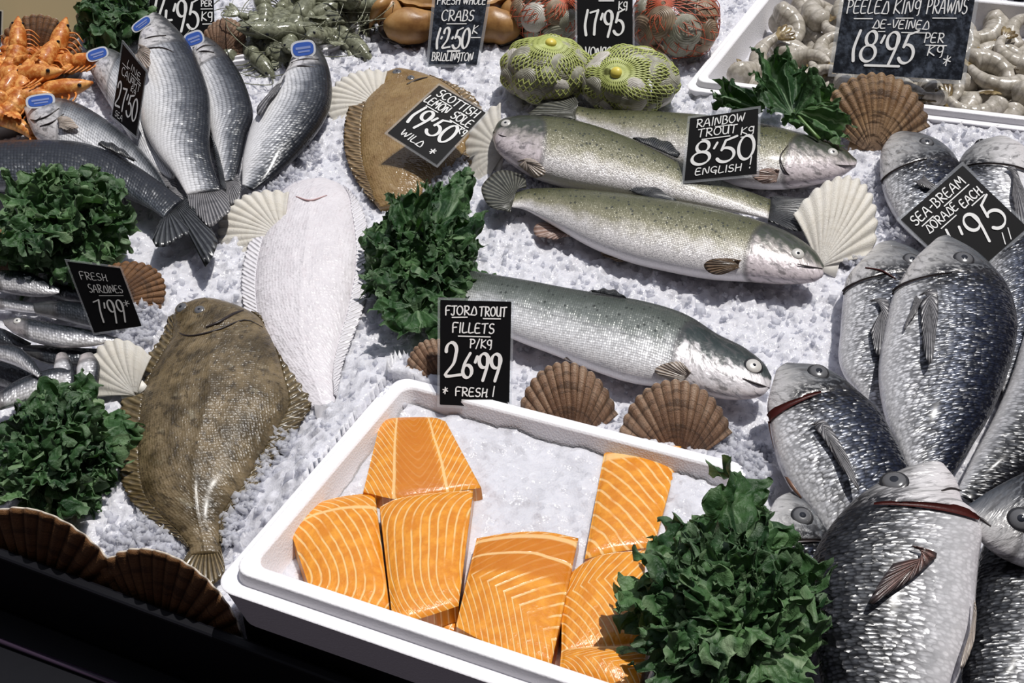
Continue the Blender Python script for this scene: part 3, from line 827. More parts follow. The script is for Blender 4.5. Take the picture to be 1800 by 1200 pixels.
def price_card(label, q, z, nrm, lines, anchor=3, ink=None, card=None, rim=0.036, name='price_card'):
    """q: the four corners of the black card in the photo (top left, top right, bottom right, bottom left)"""
    n = unit(nrm); P = at(*q[anchor], z)
    Q = np.array([onplane(*p, P, n) for p in q])
    Wd = (np.linalg.norm(Q[1] - Q[0]) + np.linalg.norm(Q[2] - Q[3])) / 2
    Hd = (np.linalg.norm(Q[3] - Q[0]) + np.linalg.norm(Q[2] - Q[1])) / 2
    def m(x, y, off=0.0):   # x across 0..1, y down 0..1
        return (Q[0] * (1 - x) + Q[1] * x) * (1 - y) + (Q[3] * (1 - x) + Q[2] * x) * y + n * off
    base = (Q[2] + Q[3]) / 2
    root = thing(name, label, 'price sign', (base[0], base[1], max(0, min(Q[2][2], Q[3][2]))))
    def slab(nm, e, o0, o1, mat, par, r=0.03):
        ex, ey = e, e * Wd / Hd
        pts = []
        for cx, cy, a in ((0 - ex + r, 0 - ey + r, 180), (1 + ex - r, 0 - ey + r, 270), (1 + ex - r, 1 + ey - r, 0), (0 - ex + r, 1 + ey - r, 90)):
            for k in range(5):
                t = R(a + 22.5 * k); pts.append((cx + r * math.cos(t), cy + r * math.sin(t)))
        N = len(pts); V = [m(x, y, o0) for x, y in pts] + [m(x, y, o1) for x, y in pts]
        F = [tuple(range(N)), tuple(range(2 * N - 1, N - 1, -1))] + [(i, N + i, N + (i + 1) % N, (i + 1) % N) for i in range(N)]
        return mesh(nm, V, F, mat, par, smooth=False)
    slab('card', 0.0, -0.0009, 0.0, card or CARDM, root, 0.012)
    # clear sleeve: a ring round the card
    e = rim; ey = e * Wd / Hd; V = []
    for off in (-0.0012, 0.0008):
        for x, y in ((0, 0), (1, 0), (1, 1), (0, 1)): V.append(m(x, y, off))
        for x, y in ((-e, -ey), (1 + e, -ey), (1 + e, 1 + ey), (-e, 1 + ey)): V.append(m(x, y, off))
    F = []
    for i in range(4):
        j = (i + 1) % 4
        F += [(8 + i, 8 + j, 12 + j, 12 + i), (i, 4 + i, 4 + j, j), (4 + i, 12 + i, 12 + j, 4 + j), (i, j, 8 + j, 8 + i)]
    mesh('plastic_sleeve', V, F, SLEEVE, root, smooth=False)
    asp = Hd / Wd
    for L in lines:
        txt, x, y, h, w = L[:5]; opt = L[5] if len(L) > 5 else {}
        big = h > 0.17
        h2 = h * asp            # letter height in card widths
        xs = opt.get('xs', 1.0); sl = opt.get('slant', 0.06); rise = opt.get('rise', 0.0)
        if 'wid' in opt:      # fit the word to its measured width
            tot = sum(0.42 if ch == ' ' else GL[ch][0] + opt.get('gap', 0.16) for ch in txt) - opt.get('gap', 0.16)
            xs = opt['wid'] / (tot * h2)
        parts = []; cx = x
        for ch in txt:
            if ch == ' ': cx += 0.42 * h2 * xs; continue
            gw, strokes = GL[ch]
            for st in strokes:
                pts = []
                for a, b in st:
                    X = cx + (a + sl * b) * h2 * xs; Y = b * h2
                    pts.append((X, Y + (X - x) * rise))
                parts.append(stroke2d(pts, w * asp, asp, 0.45 if big else 0.25))
            cx += (gw + opt.get('gap', 0.16)) * h2 * xs
        for a, b, yy in opt.get('under', []):
            parts.append(stroke2d([(a, yy * h2 + (a - x) * rise), (b, yy * h2 + 0.02 * h2 + (b - x) * rise)], w * asp * 0.9, asp, 0))
        V2, F2 = join(parts)
        V = [m(px, y - py / asp, 0.0010 + 0.000002 * (i % 7)) for i, (px, py) in enumerate(V2)]
        mesh('price' if big else 'lettering', V, F2, opt.get('ink', ink or INK), root, smooth=False)
    return root

# ------------------------------------------------------------------ polystyrene boxes
def foam_box(name, label, FL, ex, ey, ez, W, D, depth, floor, ledge=0.016, lip=0.018, step=0.013, mat=None, rad=0.022, group=None):
    """FL: front-left corner of the outer ledge; ex, ey, ez: directions"""
    FL = np.asarray(FL)
    def ring(inset, h, r):
        pts = []
        r = max(r, 0.004)
        for cx, cy, a in ((inset + r, inset + r, 180), (W - inset - r, inset + r, 270), (W - inset - r, D - inset - r, 0), (inset + r, D - inset - r, 90)):
            for k in range(7):
                t = R(a + 15 * k); pts.append(FL + ex * (cx + r * math.cos(t)) + ey * (cy + r * math.sin(t)) + ez * h)
        return pts
    prof = [(0.012, -depth, rad), (0.002, -0.004, rad), (0.0, -0.001, rad), (0.0015, 0.0, rad), (ledge, 0.0, rad * 0.8), (ledge + 0.001, step - 0.001, rad * 0.8),
            (ledge + 0.002, step, rad * 0.8), (ledge + lip - 0.002, step, rad * 0.6), (ledge + lip, step - 0.002, rad * 0.6), (ledge + lip + 0.012, -floor, rad * 0.5)]
    V = []
    for p in prof: V += ring(*p)
    N = 28
    F = grid_faces(len(prof), N, True)
    F.append(tuple(range(N))[::-1]); F.append(tuple(range((len(prof) - 1) * N, len(prof) * N)))
    c = FL + ex * W / 2 + ey * D / 2 - ez * depth
    o = mesh(name, V, F, mat or FOAM, None, smooth=False, loc=c)
    b = o.modifiers.new('soft_edges', 'BEVEL'); b.width = 0.0015; b.segments = 2; b.limit_method = 'ANGLE'; b.angle_limit = R(25)
    return tag(o, label, 'box', group)

# ------------------------------------------------------------------ curly kale
def kale_mat(name, c0, c1, vein):
    M = Mat(name)
    u, v, _ = M.sep(M.uv())
    o = M.obj()
    c = M.mix(M.sstep(M.noise(o, 30, 4), 0.35, 0.7), c0, c1)
    t = M.math('ABSOLUTE', M.math('SUBTRACT', v, 0.5))
    mid = M.math('SUBTRACT', 1.0, M.sstep(M.math('MULTIPLY', t, u), 0.002, 0.010))
    side = M.math('ABSOLUTE', M.math('SUBTRACT', M.math('FRACT', M.math('ADD', M.math('MULTIPLY', v, 9.0), M.math('MULTIPLY', M.noise(o, 40, 2), 0.5))), 0.5))
    sv = M.math('MULTIPLY', M.math('SUBTRACT', 1.0, M.sstep(M.math('MULTIPLY', side, u), 0.01, 0.05)), 0.5)
    sv = M.math('MULTIPLY', sv, M.math('SUBTRACT', 1.0, M.sstep(u, 0.6, 0.95)))
    c = M.mix(M.math('MAXIMUM', mid, sv), c, vein)
    c = M.mix(M.math('MULTIPLY', M.sstep(u, 0.90, 1.0), 0.45), c, vein)  # margin painted paler, as if the frills catch the light
    nn = M.bump(M.noise(o, 110, 4, 0.6), 0.9, 0.003)
    b = M.bsdf(Base_Color=c, Roughness=0.5, Normal=nn, Specular_IOR_Level=0.35)
    tr = M.n('BsdfTranslucent', {'Color': M.mix(0.35, c, (0.10, 0.28, 0.02))}).outputs[0]
    return M.done(M.n('MixShader', {0: 0.22, 1: b, 2: tr}).outputs[0])
KALE = kale_mat('kale_leaf', (0.013, 0.046, 0.015), (0.058, 0.132, 0.044), (0.19, 0.28, 0.16))
KALE_L = kale_mat('light_kale_leaf', (0.040, 0.10, 0.034), (0.115, 0.22, 0.085), (0.27, 0.37, 0.21))
KSTEM = plain('kale_stem', (0.12, 0.22, 0.06), 0.4)

def kale_leaf(root, base, tip, nrm, width, seed, mat, arch=0.2, ruffle=1.0, half=115, freq=1.0, stalk=0.0):
    """one leaf: a fan from its stalk whose margin is much longer than its middle, so that it gathers into frills"""
    rs = np.random.RandomState(seed)
    base = np.asarray(base, float); tip = np.asarray(tip, float); n = unit(nrm)
    y = tip - base; L = np.linalg.norm(y); y = y / L
    n = unit(n - y * (n @ y)); x = np.cross(y, n)
    S, T = 270, 50
    q = np.linspace(-1, 1, S)[:, None]; r = (np.linspace(0.02, 1, T) ** 0.75)[None, :]
    ph = rs.rand(8) * 6.28
    phi = q * R(half)
    asp = width / L
    lobe = 1 + 0.13 * np.sin(q * 5.5 + ph[0]) + 0.09 * np.sin(q * 12.5 + ph[1]) + 0.07 * np.sin(q * 31 + ph[2]) + 0.05 * np.sin(q * 67 + ph[3])
    rad = L * r * (lobe * r + 1 - r) * (1 - 0.42 * np.abs(q) ** 2.5)
    cx0, cy0 = np.sin(phi), np.cos(phi)
    # crumpling: the same in every direction, growing towards the margin
    px, py = rad * cx0 * asp, rad * cy0
    o = rs.rand(8) * 50
    nz = lambda k, sc: (noise2(px / sc + o[k], py / sc + o[k + 1]) - 0.5) * 2
    ss = lambda lo: np.clip((r - lo) / (1 - lo), 0, 1)
    e1, e2, e3 = ss(0.10), ss(0.30) ** 1.1, ss(0.52)
    c1, c2, c3 = 0.026 / freq, 0.0125 / freq, 0.0060 / freq
    t1 = 6.283 * 2.2 * q + ph[4] + 1.2 * np.sin(q * 4.3 + ph[2])
    A = ruffle
    dz = A * (0.15 * L * np.sin(t1) * e1 + c1 * 0.55 * nz(0, c1) * e1 + c2 * 0.95 * nz(1, c2) * e2 + c3 * 0.85 * nz(2, c3) * e3) + 0.10 * L * e2
    dt = A * (c1 * 0.30 * nz(3, c1) * e1 + c2 * 0.75 * nz(4, c2) * e2 + c3 * 0.70 * nz(5, c3) * e3)
    dr = A * (c1 * 0.30 * nz(5, c1 * 1.1) * e1 + c2 * 0.75 * nz(6, c2 * 1.1) * e2 + c3 * 0.75 * nz(0, c3 * 1.1) * e3) - 0.08 * L * e3
    cx, cy = np.sin(phi), np.cos(phi)
    lx = (rad + dr) * cx * asp + dt * cy; ly = (rad + dr) * cy - dt * cx
    ly = ly * (1 - 0.15 * (cy < 0)); lz = dz + arch * L * np.sin(np.pi * np.clip(r * 0.9, 0, 1)) * np.ones_like(q) + 0.16 * L * r ** 2 * np.abs(q)
    V = base + x * lx[..., None] + y * ly[..., None] + n * lz[..., None]
    U = np.stack(np.broadcast_arrays(r, (q + 1) / 2), -1).reshape(-1, 2)
    return mesh('leaf', V.reshape(-1, 3), grid_faces(S, T), mat, root, U)

def kale(label, c, rx, ry, z, seed, rings=((9, 1.0, 0.0), (7, 0.66, 0.035), (4, 0.3, 0.06)), width=0.075, core=(0, 0.15), light=0.3, tilt=0.5, freq=1.0, group='curly kale bunches'):
    """bunch of curly leaves round the point c of the photo, reaching rx, ry pixels"""
    rs = np.random.RandomState(seed)
    B = at(c[0] + core[0] * rx, c[1] + core[1] * ry, z)
    root = thing('kale_bunch', label, 'kale', (B[0], B[1], 0), group)
    k = 0
    for cnt, f, zr in rings:
        ph = rs.rand() * 6.28
        for i in range(cnt):
            a = ph + 2 * math.pi * (i + 0.5 * (rs.rand() - 0.5)) / cnt
            tx, ty = c[0] + rx * f * 0.86 * math.cos(a), c[1] + ry * f * 0.86 * math.sin(a)
            zz = z + zr + 0.012 * rs.rand()
            T = at(tx, ty, zz)
            S0 = B + (T - B) * (0.02 if f > 0.5 else -0.25) + np.array([0, 0, 0.4 * zr])
            if np.linalg.norm(T - S0) < 0.04: S0 = T - unit(T - S0) * 0.05
            up = unit(np.array([0.7 * (rs.rand() - .5), -tilt - 0.3 + 0.5 * (rs.rand() - .5), 0.9]) + 0.45 * unit(T - B) * (1 if f > .5 else .3))
            w = width * (0.8 + 0.45 * rs.rand())
            S0 = T - unit(T - S0) * min(np.linalg.norm(T - S0), width * 0.85)
            kale_leaf(root, S0, T, up, w, seed * 100 + k, KALE_L if rs.rand() < light else KALE, 0.14 + 0.2 * rs.rand(), freq=freq)
            k += 1
    tv, tf = tube([B + [0, 0, -0.015], B + [0.004, 0.006, 0.03]], [0.007, 0.005], 10)
    mesh('stem', tv, tf, KSTEM, root)
    return root

# ------------------------------------------------------------------ fillets
def salmon_mat(name, N=9.0, au=1.0, av=0.0, ch=0.0, cc=0.5, bands=(), dark=None, warp=0.35, thin=0.16, vlines=(), endbend=0.0, vee=None):
    M = Mat(name)
    u, v, _ = M.sep(M.uv())
    m = M.uv('metres')
    nz = M.math('SUBTRACT', M.noise(m, 18, 3), 0.5)
    fine = M.noise(m, 70, 3)
    cu = M.math('ABSOLUTE', M.math('SUBTRACT', u, cc))
    cu = M.math('SQRT', M.math('ADD', M.math('MULTIPLY', cu, cu), 0.0012))
    t = M.math('ADD', M.math('MULTIPLY', u, au), M.math('MULTIPLY', v, av))
    t = M.math('ADD', t, M.math('MULTIPLY', cu, ch))
    if endbend:
        ev = M.math('ABSOLUTE', M.math('SUBTRACT', v, 0.5))
        t = M.math('ADD', t, M.math('MULTIPLY', M.math('POWER', M.math('MULTIPLY', ev, 2.0), 4.0), endbend))
    if vee:      # nested arrowheads whose points run along a slanting line
        v0, k, c1, c2 = vee
        w = M.math('SUBTRACT', M.math('SUBTRACT', v, v0), M.math('MULTIPLY', u, k))
        t = M.math('SUBTRACT', u, M.math('MULTIPLY', M.math('MAXIMUM', M.math('MULTIPLY', w, -1.0), 0.0), c1))
        t = M.math('SUBTRACT', t, M.math('MULTIPLY', M.math('MAXIMUM', w, 0.0), c2))
    t = M.math('ADD', M.math('MULTIPLY', t, N), M.math('MULTIPLY', nz, warp * 2.2))
    f = M.math('ABSOLUTE', M.math('SUBTRACT', M.math('FRACT', t), 0.5))
    line = M.math('SUBTRACT', 1.0, M.sstep(f, thin * 0.35, thin))
    line = M.math('MULTIPLY', line, M.sstep(M.noise(m, 30, 2), 0.28, 0.5))
    orange = M.mix(M.sstep(fine, 0.35, 0.7), (0.66, 0.225, 0.012), (0.80, 0.33, 0.030))
    if dark:
        k = M.math('MULTIPLY', M.sstep(u if dark[0] == 'u' else v, dark[1], dark[1] + 0.06), M.math('SUBTRACT', 1.0, M.sstep(u if dark[0] == 'u' else v, dark[2] - 0.06, dark[2])))
        line = M.math('MULTIPLY', line, M.math('SUBTRACT', 1.0, M.math('MULTIPLY', k, 0.85)))
        orange = M.mix(M.math('MULTIPLY', k, 0.8), orange, (0.56, 0.17, 0.006))
    for b, wd in bands:
        d = M.math('ABSOLUTE', M.math('SUBTRACT', M.math('ADD', v, M.math('MULTIPLY', nz, 0.05)), b))
        line = M.math('MAXIMUM', line, M.math('SUBTRACT', 1.0, M.sstep(d, wd * 0.4, wd)))
    for b, wd in vlines:
        d = M.math('ABSOLUTE', M.math('SUBTRACT', M.math('ADD', u, M.math('MULTIPLY', nz, 0.05)), b))
        line = M.math('MAXIMUM', line, M.math('SUBTRACT', 1.0, M.sstep(d, wd * 0.4, wd)))
    c = M.mix(M.math('MULTIPLY', line, 0.72), orange, (0.92, 0.64, 0.30))
    hgt = M.math('ADD', M.math('MULTIPLY', line, -0.6), M.math('ADD', M.math('MULTIPLY', M.noise(m, 160, 3), 1.0), M.math('MULTIPLY', M.noise(m, 45, 3), 2.2)))
    return M.done(M.bsdf(Base_Color=c, Roughness=0.3, Normal=M.bump(hgt, 0.6, 0.0012), Specular_IOR_Level=0.5, Coat_Weight=0.28, Coat_Roughness=0.12,
                         Subsurface_Weight=0.15, Subsurface_Radius=(0.012, 0.005, 0.002), Subsurface_Scale=0.5))

def fillet(label, top, bot, mat, O, n, h, thick=0.03, bulge=0.006, group='orange trout fillets', curl=0.0):
    """top, bot: the upper and lower edge in the photo, left to right; h: height of the cut face above plane (O, n)"""
    A = catmull(top, 34); B = catmull(bot, 34); nu, nv = 34, 30
    P0 = O + n * h
    V = []; U = []; U2 = []
    TA = np.array([onplane(*p, P0, n) for p in A]); TB = np.array([onplane(*p, P0, n) for p in B])
    for i in range(nu):
        for j in range(nv):
            u, v = i / (nu - 1), j / (nv - 1)
            p = TA[i] * (1 - v) + TB[i] * v
            ru = 1 - abs(2 * u - 1) ** 9; rv = 1 - abs(2 * v - 1) ** 9
            rnd = math.sqrt(max(ru, 0) * max(rv, 0))
            hh = -0.0035 * (1 - rnd) + bulge * math.sin(math.pi * u) * math.sin(math.pi * v) + curl * math.sin(u * 5 + 1) * 0.004
            V.append(p + n * hh); U.append((u, v)); U2.append((np.linalg.norm(TA[i] - TA[0]), v * np.linalg.norm(TB[i] - TA[i])))
    F = grid_faces(nu, nv)
    # rim down to the ice
    loop = [i * nv for i in range(nu)] + [(nu - 1) * nv + j for j in range(1, nv)] + [i * nv + nv - 1 for i in range(nu - 2, -1, -1)] + [j for j in range(nv - 2, 0, -1)]
    V = [np.asarray(p) for p in V]
    cen = np.mean(V, axis=0); b = len(V)
    for q in loop:
        p = V[q]; hgt = (p - O) @ n
        V.append(p - n * (thick * 0.55) + (p - cen) * 0.02); U.append(U[q]); U2.append(U2[q])
    b2 = len(V)
    for q in loop:
        V.append(V[q] - n * thick + (cen - V[q]) * 0.05); U.append(U[q]); U2.append(U2[q])
    N = len(loop)
    for i in range(N):
        j = (i + 1) % N
        F.append((loop[j], loop[i], b + i, b + j)); F.append((b + j, b + i, b2 + i, b2 + j))
    F.append(tuple(range(b2, b2 + N)))
    base = cen - n * thick
    o = mesh('trout_fillet', V, F, mat, None, U, U2, loc=base)
    return tag(o, label, 'fish fillet', group)

# ------------------------------------------------------------------ prawns
def prawn_mat(name, c0, c1, rough=0.2, trans=0.0, sat=1.0):
    M = Mat(name)
    u, v, _ = M.sep(M.uv()); o = M.obj()
    c = M.mix(M.sstep(M.noise(o, 95, 5, 0.65), 0.38, 0.64), c0, c1)
    rg = M.math('SINE', M.math('MULTIPLY', u, 44.0))
    c = M.mix(M.math('MULTIPLY', M.sstep(rg, 0.6, 1.0), 0.35), c, tuple(x * 0.45 for x in c0))
    return M.done(M.bsdf(Base_Color=c, Roughness=rough, Normal=M.bump(M.math('ADD', M.noise(o, 150, 4), M.math('MULTIPLY', rg, 0.25)), 0.7, 0.0015), Specular_IOR_Level=0.5, Transmission_Weight=trans, IOR=1.35, Coat_Weight=0.15, Coat_Roughness=0.15))
PR_PALE = prawn_mat('peeled_prawn_flesh', (0.44, 0.40, 0.33), (0.66, 0.61, 0.54), 0.22, 0.15)
PR_TAIL = prawn_mat('brown_prawn_tail', (0.10, 0.065, 0.025), (0.34, 0.26, 0.13), 0.25)
PR_RAW = prawn_mat('raw_prawn_shell', (0.13, 0.135, 0.09), (0.30, 0.31, 0.22), 0.18)
PR_COOK = prawn_mat('cooked_prawn_shell', (0.42, 0.105, 0.012), (0.84, 0.43, 0.13), 0.45)
PR_COOKL = prawn_mat('cooked_prawn_limbs', (0.50, 0.13, 0.02), (0.70, 0.28, 0.07), 0.35)

def prawn_proto(kind, name, seed):
    """a prawn lying at the origin in the x-y plane, about 9 cm"""
    rs = np.random.RandomState(seed)
    root = thing(name, 'prawn', 'prawn')
    flesh, tailm, limb = {'peeled': (PR_PALE, PR_TAIL, PR_TAIL), 'raw': (PR_RAW, PR_RAW, PR_RAW), 'cooked': (PR_COOK, PR_COOK, PR_COOKL)}[kind]
    turn = {'peeled': R(150), 'raw': R(60), 'cooked': R(90)}[kind] * (0.85 + 0.3 * rs.rand())
    Lb = 0.075; n = 46
    ang = np.linspace(0, turn, n); ds = Lb / (n - 1)
    P = np.zeros((n, 3))
    for i in range(1, n):
        a = ang[i]; P[i] = P[i - 1] + ds * np.array([math.cos(a), -math.sin(a), 0])
    P -= P.mean(0)
    t = np.linspace(0, 1, n)
    rad = {'peeled': 0.0135, 'raw': 0.0118, 'cooked': 0.0135}[kind] * (1 - 0.70 * t ** 1.2) * np.minimum(1, (t + 0.02) * 9) ** 0.5
    rad = rad * (1 + 0.05 * np.abs(np.sin(t * math.pi * 6)))
    P[:, 2] = 0.009 - 0.003 * t
    V, F = tube(P, rad, 14)
    mesh('body', V, F, flesh, root, np.vstack([np.stack([np.repeat(t, 14), np.tile(np.linspace(0, 1, 14), n)], -1), [[0, 0], [1, 0]]]))
    # tail fan
    d = unit(P[-1] - P[-3]); x = np.array([-d[1], d[0], 0]); parts = []
    for k, a in enumerate((-34, -14, 8, 28)):
        dd = d * math.cos(R(a)) + x * math.sin(R(a))
        parts.append(ellipsoid(P[-1] + dd * 0.009, [dd * 0.011, np.cross(dd, [0, 0, 1]) * 0.0038, np.array([0, 0, 0.0013])], 10, 8))
    V, F = join(parts); mesh('tail_fan', V, F, tailm, root)
    if kind != 'peeled':
        h = unit(P[0] - P[2]); hx = np.array([-h[1], h[0], 0])
        path = [P[0] - h * 0.004, P[0] + h * 0.008, P[0] + h * 0.02, P[0] + h * 0.032, P[0] + h * 0.046]
        V, F = tube(catmull(path, 16), np.interp(np.linspace(0, 1, 16), [0, .15, .5, .8, 1], [.009, .0115, .0105, .006, .0012]), 14)
        hd = mesh('head', V, F, flesh, root, np.zeros((len(V), 2)) + 0.3)
        for sg in (-1, 1):
            V, F = ellipsoid(P[0] + h * 0.033 + hx * 0.006 * sg + np.array([0, 0, 0.003]), np.eye(3) * 0.0022, 8, 6)
            mesh('eye', V, F, PUPIL, hd)
            if kind == 'cooked' or sg > 0: continue
            ant = catmull([P[0] + h * 0.04 + hx * 0.002 * sg, P[0] + h * 0.06 + hx * 0.018 * sg + [0, 0, .012], P[0] + h * 0.03 + hx * 0.05 * sg + [0, 0, .012], P[0] - h * 0.03 + hx * 0.055 * sg + [0, 0, .004]], 24)
            V, F = tube(ant, np.linspace(0.0008, 0.0003, 24), 5); mesh('antenna', V, F, limb, root)
        for k in range(5):
            b = P[0] + h * (0.024 - 0.007 * k) - np.array([0, 0, 0.003]); s = -1
            V, F = tube(catmull([b, b - hx * 0.015 * -s + h * 0.004, b - hx * 0.026 * -s - h * 0.004 - [0, 0, .004]], 10), np.linspace(0.0016, 0.0006, 10), 6)
            mesh('leg', V, F, limb, root)
    return root

def dup(root, label, loc, rot, scale=1.0, group=None):
    r = root.copy(); COL.objects.link(r)
    r.location = [float(v) for v in loc]; r.rotation_euler = rot; r.scale = (scale,) * 3
    r['label'] = label
    if group: r['group'] = group
    for ch in list(root.children):
        c = ch.copy(); COL.objects.link(c); c.parent = r
        for g in ch.children:
            d = g.copy(); COL.objects.link(d); d.parent = c
    return r

# ================================================================== THE STALL
def inpoly(P, poly):
    P = np.asarray(P); x, y = P[:, 0], P[:, 1]; c = np.zeros(len(P), bool); n = len(poly)
    for i in range(n):
        x0, y0 = poly[i]; x1, y1 = poly[(i + 1) % n]
        if y0 == y1: continue
        k = ((y0 > y) != (y1 > y)) & (x < (x1 - x0) * (y - y0) / (y1 - y0) + x0)
        c ^= k
    return c

# outlines of the flat fish (left, right), head to tail; the ice is level under them
ST_FLOUNDER = [((330, 534), (395, 532)), ((302, 550), (442, 548)), ((283, 595), (484, 568)), ((250, 640), (515, 612)), ((220, 690), (535, 662)), ((208, 745), (547, 712)), ((208, 800), (520, 757)), ((216, 850), (488, 802)), ((236, 888), (456, 850)), ((275, 922), (420, 885)), ((308, 945), (398, 917)), ((328, 962), (391, 950)), ((333, 978), (389, 974))]
ST_SOLE = [((690, 123), (714, 123)), ((652, 140), (772, 140)), ((626, 165), (826, 165)), ((609, 205), (852, 205)), ((605, 250), (855, 245)), ((611, 285), (835, 280)), ((625, 315), (795, 312)), ((645, 345), (755, 340)), ((668, 366), (725, 362))]
ST_WHITE = [((542, 318), (578, 316)), ((500, 330), (610, 332)), ((464, 365), (636, 368)), ((440, 420), (650, 425)), ((426, 480), (651, 480)), ((428, 535), (638, 545)), ((445, 590), (618, 600)), ((478, 640), (602, 645)), ((518, 685), (594, 685)), ((548, 720), (588, 715))]
def poly_of(st): return [a for a, b in st] + [b for a, b in reversed(st)]
FLATS = [poly_of(ST_FLOUNDER), poly_of(ST_SOLE), poly_of(ST_WHITE)]

# polystyrene box of fillets: corner of its outer ledge and its directions
n1 = unit([0.0, math.tan(R(11)), 1])
LEDGE, STEP = 0.014, 0.014
LIP0 = np.array([-0.266, 0.605, 0.090])
e1 = unit(np.array([0.117, 0.446, 0.121]) - LIP0); e1 = unit(e1 - n1 * (e1 @ n1)); f1 = np.cross(n1, e1)
B1 = LIP0 - e1 * LEDGE - f1 * LEDGE - n1 * STEP
W1, D1 = 0.417 + 2 * LEDGE, 0.343 + 2 * LEDGE
# polystyrene box of peeled prawns
_fl, _fr2, _bl = at(1200, 157, 0.018), at(1870, 237, 0.036), at(1357, -35, 0.006)
e2 = unit(_fr2 - _fl); n2 = unit(np.cross(e2, _bl - _fl)); f2 = unit(_bl - _fl)
B2 = _fl; W2, D2 = 0.66, float(np.linalg.norm(_bl - _fl))
def inbox(X, Y, B, e, f, W, D, m=0.0):
    # coordinates of ground points in the box's own directions
    a = np.array([[e[0], f[0]], [e[1], f[1]]]); q = np.linalg.solve(a, np.stack([X - B[0], Y - B[1]]).reshape(2, -1))
    return q[0].reshape(np.shape(X)), q[1].reshape(np.shape(X))

# front edge of the ice bed
E0, E1 = at(0, 958), at(400, 1106)
ed = unit(E1 - E0); eo = np.array([ed[1], -ed[0], 0.0])
if eo[1] > 0: eo = -eo

_fr = np.random.RandomState(3).rand(97, 97, 4)
def facets(X, Y, cell, slope):
    """crushed lumps: every cell of the plane is a small tilted face"""
    X = np.asarray(X, float); Y = np.asarray(Y, float)
    gx, gy = np.floor(X / cell).astype(int), np.floor(Y / cell).astype(int)
    best = np.full(X.shape, 1e9); out = np.zeros(X.shape)
    for dx in (-1, 0, 1):
        for dy in (-1, 0, 1):
            r = _fr[(gx + dx) % 97, (gy + dy) % 97]
            cx, cy = (gx + dx + r[..., 0]) * cell, (gy + dy + r[..., 1]) * cell
            d = (X - cx) ** 2 + (Y - cy) ** 2
            h = ((X - cx) * (r[..., 2] - 0.5) + (Y - cy) * (r[..., 3] - 0.5)) * 2 * slope + (r[..., 2] * r[..., 3] - 0.25) * cell * 0.5
            k = d < best
            best = np.where(k, d, best); out = np.where(k, h, out)
    return out

def ice_z(X, Y):
    X = np.asarray(X, float); Y = np.asarray(Y, float)
    z = (noise2(X * 9 + 3, Y * 9) - 0.5) * 0.012 + (noise2(X * 38, Y * 38 + 9) - 0.5) * 0.006 + (noise2(X * 95 + 5, Y * 95) - 0.5) * 0.003
    z = z + facets(X, Y, 0.011, 0.42) + 0.5 * facets(X + 3.1, Y + 1.7, 0.022, 0.30)
    d = -((X - E0[0]) * eo[0] + (Y - E0[1]) * eo[1])     # distance behind the front edge
    z = np.where(d < 0.02, z - 0.04 * np.clip((0.025 - d) / 0.03, 0, 1) ** 1.4, z)
    a, b = inbox(X, Y, B1, e1, f1, W1, D1)
    # ice heaped against the left and back walls of the fillet box
    rim = 0.074 - 0.052 * np.clip(b / D1, 0, 1)
    dl = np.clip(-a, 0, None); lw = np.clip((b / D1 - 0.22) * 4, 0, 1) * np.where(b < D1, 1, np.exp(-((b - D1) / 0.05) ** 2))
    z = z + np.where((a < 0.0) & (a > -0.16), (rim + 0.004) * np.exp(-(dl / 0.05) ** 2) * lw, 0)
    db = b - D1
    z = np.maximum(z, np.where((db > -0.012) & (db < 0.16) & (a > -0.002), 0.030 * np.exp(-(np.clip(db, 0, None) / 0.05) ** 2) * np.exp(-(np.clip(a - W1, 0, None) / 0.04) ** 2) + z * 0.7, -1))
    ra = a - W1
    z = np.maximum(z, np.where((ra > -0.004) & (ra < 0.05) & (b > 0.16) & (b < D1 + 0.02), (0.045 - 0.02 * b / D1) * np.exp(-(np.clip(ra, 0, None) / 0.03) ** 2) + z * 0.6, -1))
    ins = (a > 0.004) & (a < W1 - 0.004) & (b > 0.004) & (b < D1 - 0.012)
    z = np.where(ins, -0.14, z)
    a, b = inbox(X, Y, B2, e2, f2, W2, D2)
    z = z + np.where((b < 0.006) & (b > -0.12) & (a > -0.02), np.clip(0.010 + 0.022 * a / W2, 0, 1) * np.exp(-(np.clip(-b, 0, None) / 0.05) ** 2), 0)
    ins = (a > 0.012) & (b > 0.012) & (a < W2 - 0.01) & (b < D2 - 0.01)
    z = np.where(ins, -0.16, z)
    return z

# ---- setting
fl = mesh('floor', [(-3, -1, -0.95), (3, -1, -0.95), (3, 4, -0.95), (-3, 4, -0.95)], [(0, 1, 2, 3)], plain('dark_floor', (0.008, 0.008, 0.009), 0.7, 0.1), None, smooth=False)
fl['kind'] = 'structure'

ctr = thing('display_counter', 'black display counter front below the ice, left of the white fillet box', 'counter', (E0[0], E0[1], -0.95))
def plank(name, p, q, out0, out1, z0, z1, mat, parent=ctr):
    V = []
    for z in (z0, z1):
        for P, o in ((p, out0), (q, out0), (q, out1), (p, out1)): V.append([*(P + eo * o)[:2], z])
    o = mesh(name, V, [(0, 3, 2, 1), (4, 5, 6, 7), (0, 1, 5, 4), (1, 2, 6, 5), (2, 3, 7, 6), (3, 0, 4, 7)], mat, parent, smooth=False)
    b = o.modifiers.new('soft_edges', 'BEVEL'); b.width = 0.003; b.segments = 2
    return o
PA_, PB_ = E0 - ed * 0.55, E1 + ed * 1.15
plank('front_panel', PA_, PB_, 0.004, 0.016, -0.95, 0.006, BLACK)
plank('ledge', PA_, PB_, 0.0162, 0.26, -0.135, -0.115, BLACK)
rv, rf = tube([at(-90, 1092, -0.111), at(420, 1282, -0.111)], 0.0035, 10)
mesh('rail', rv, rf, RAILM, ctr, label='dark purplish rail')
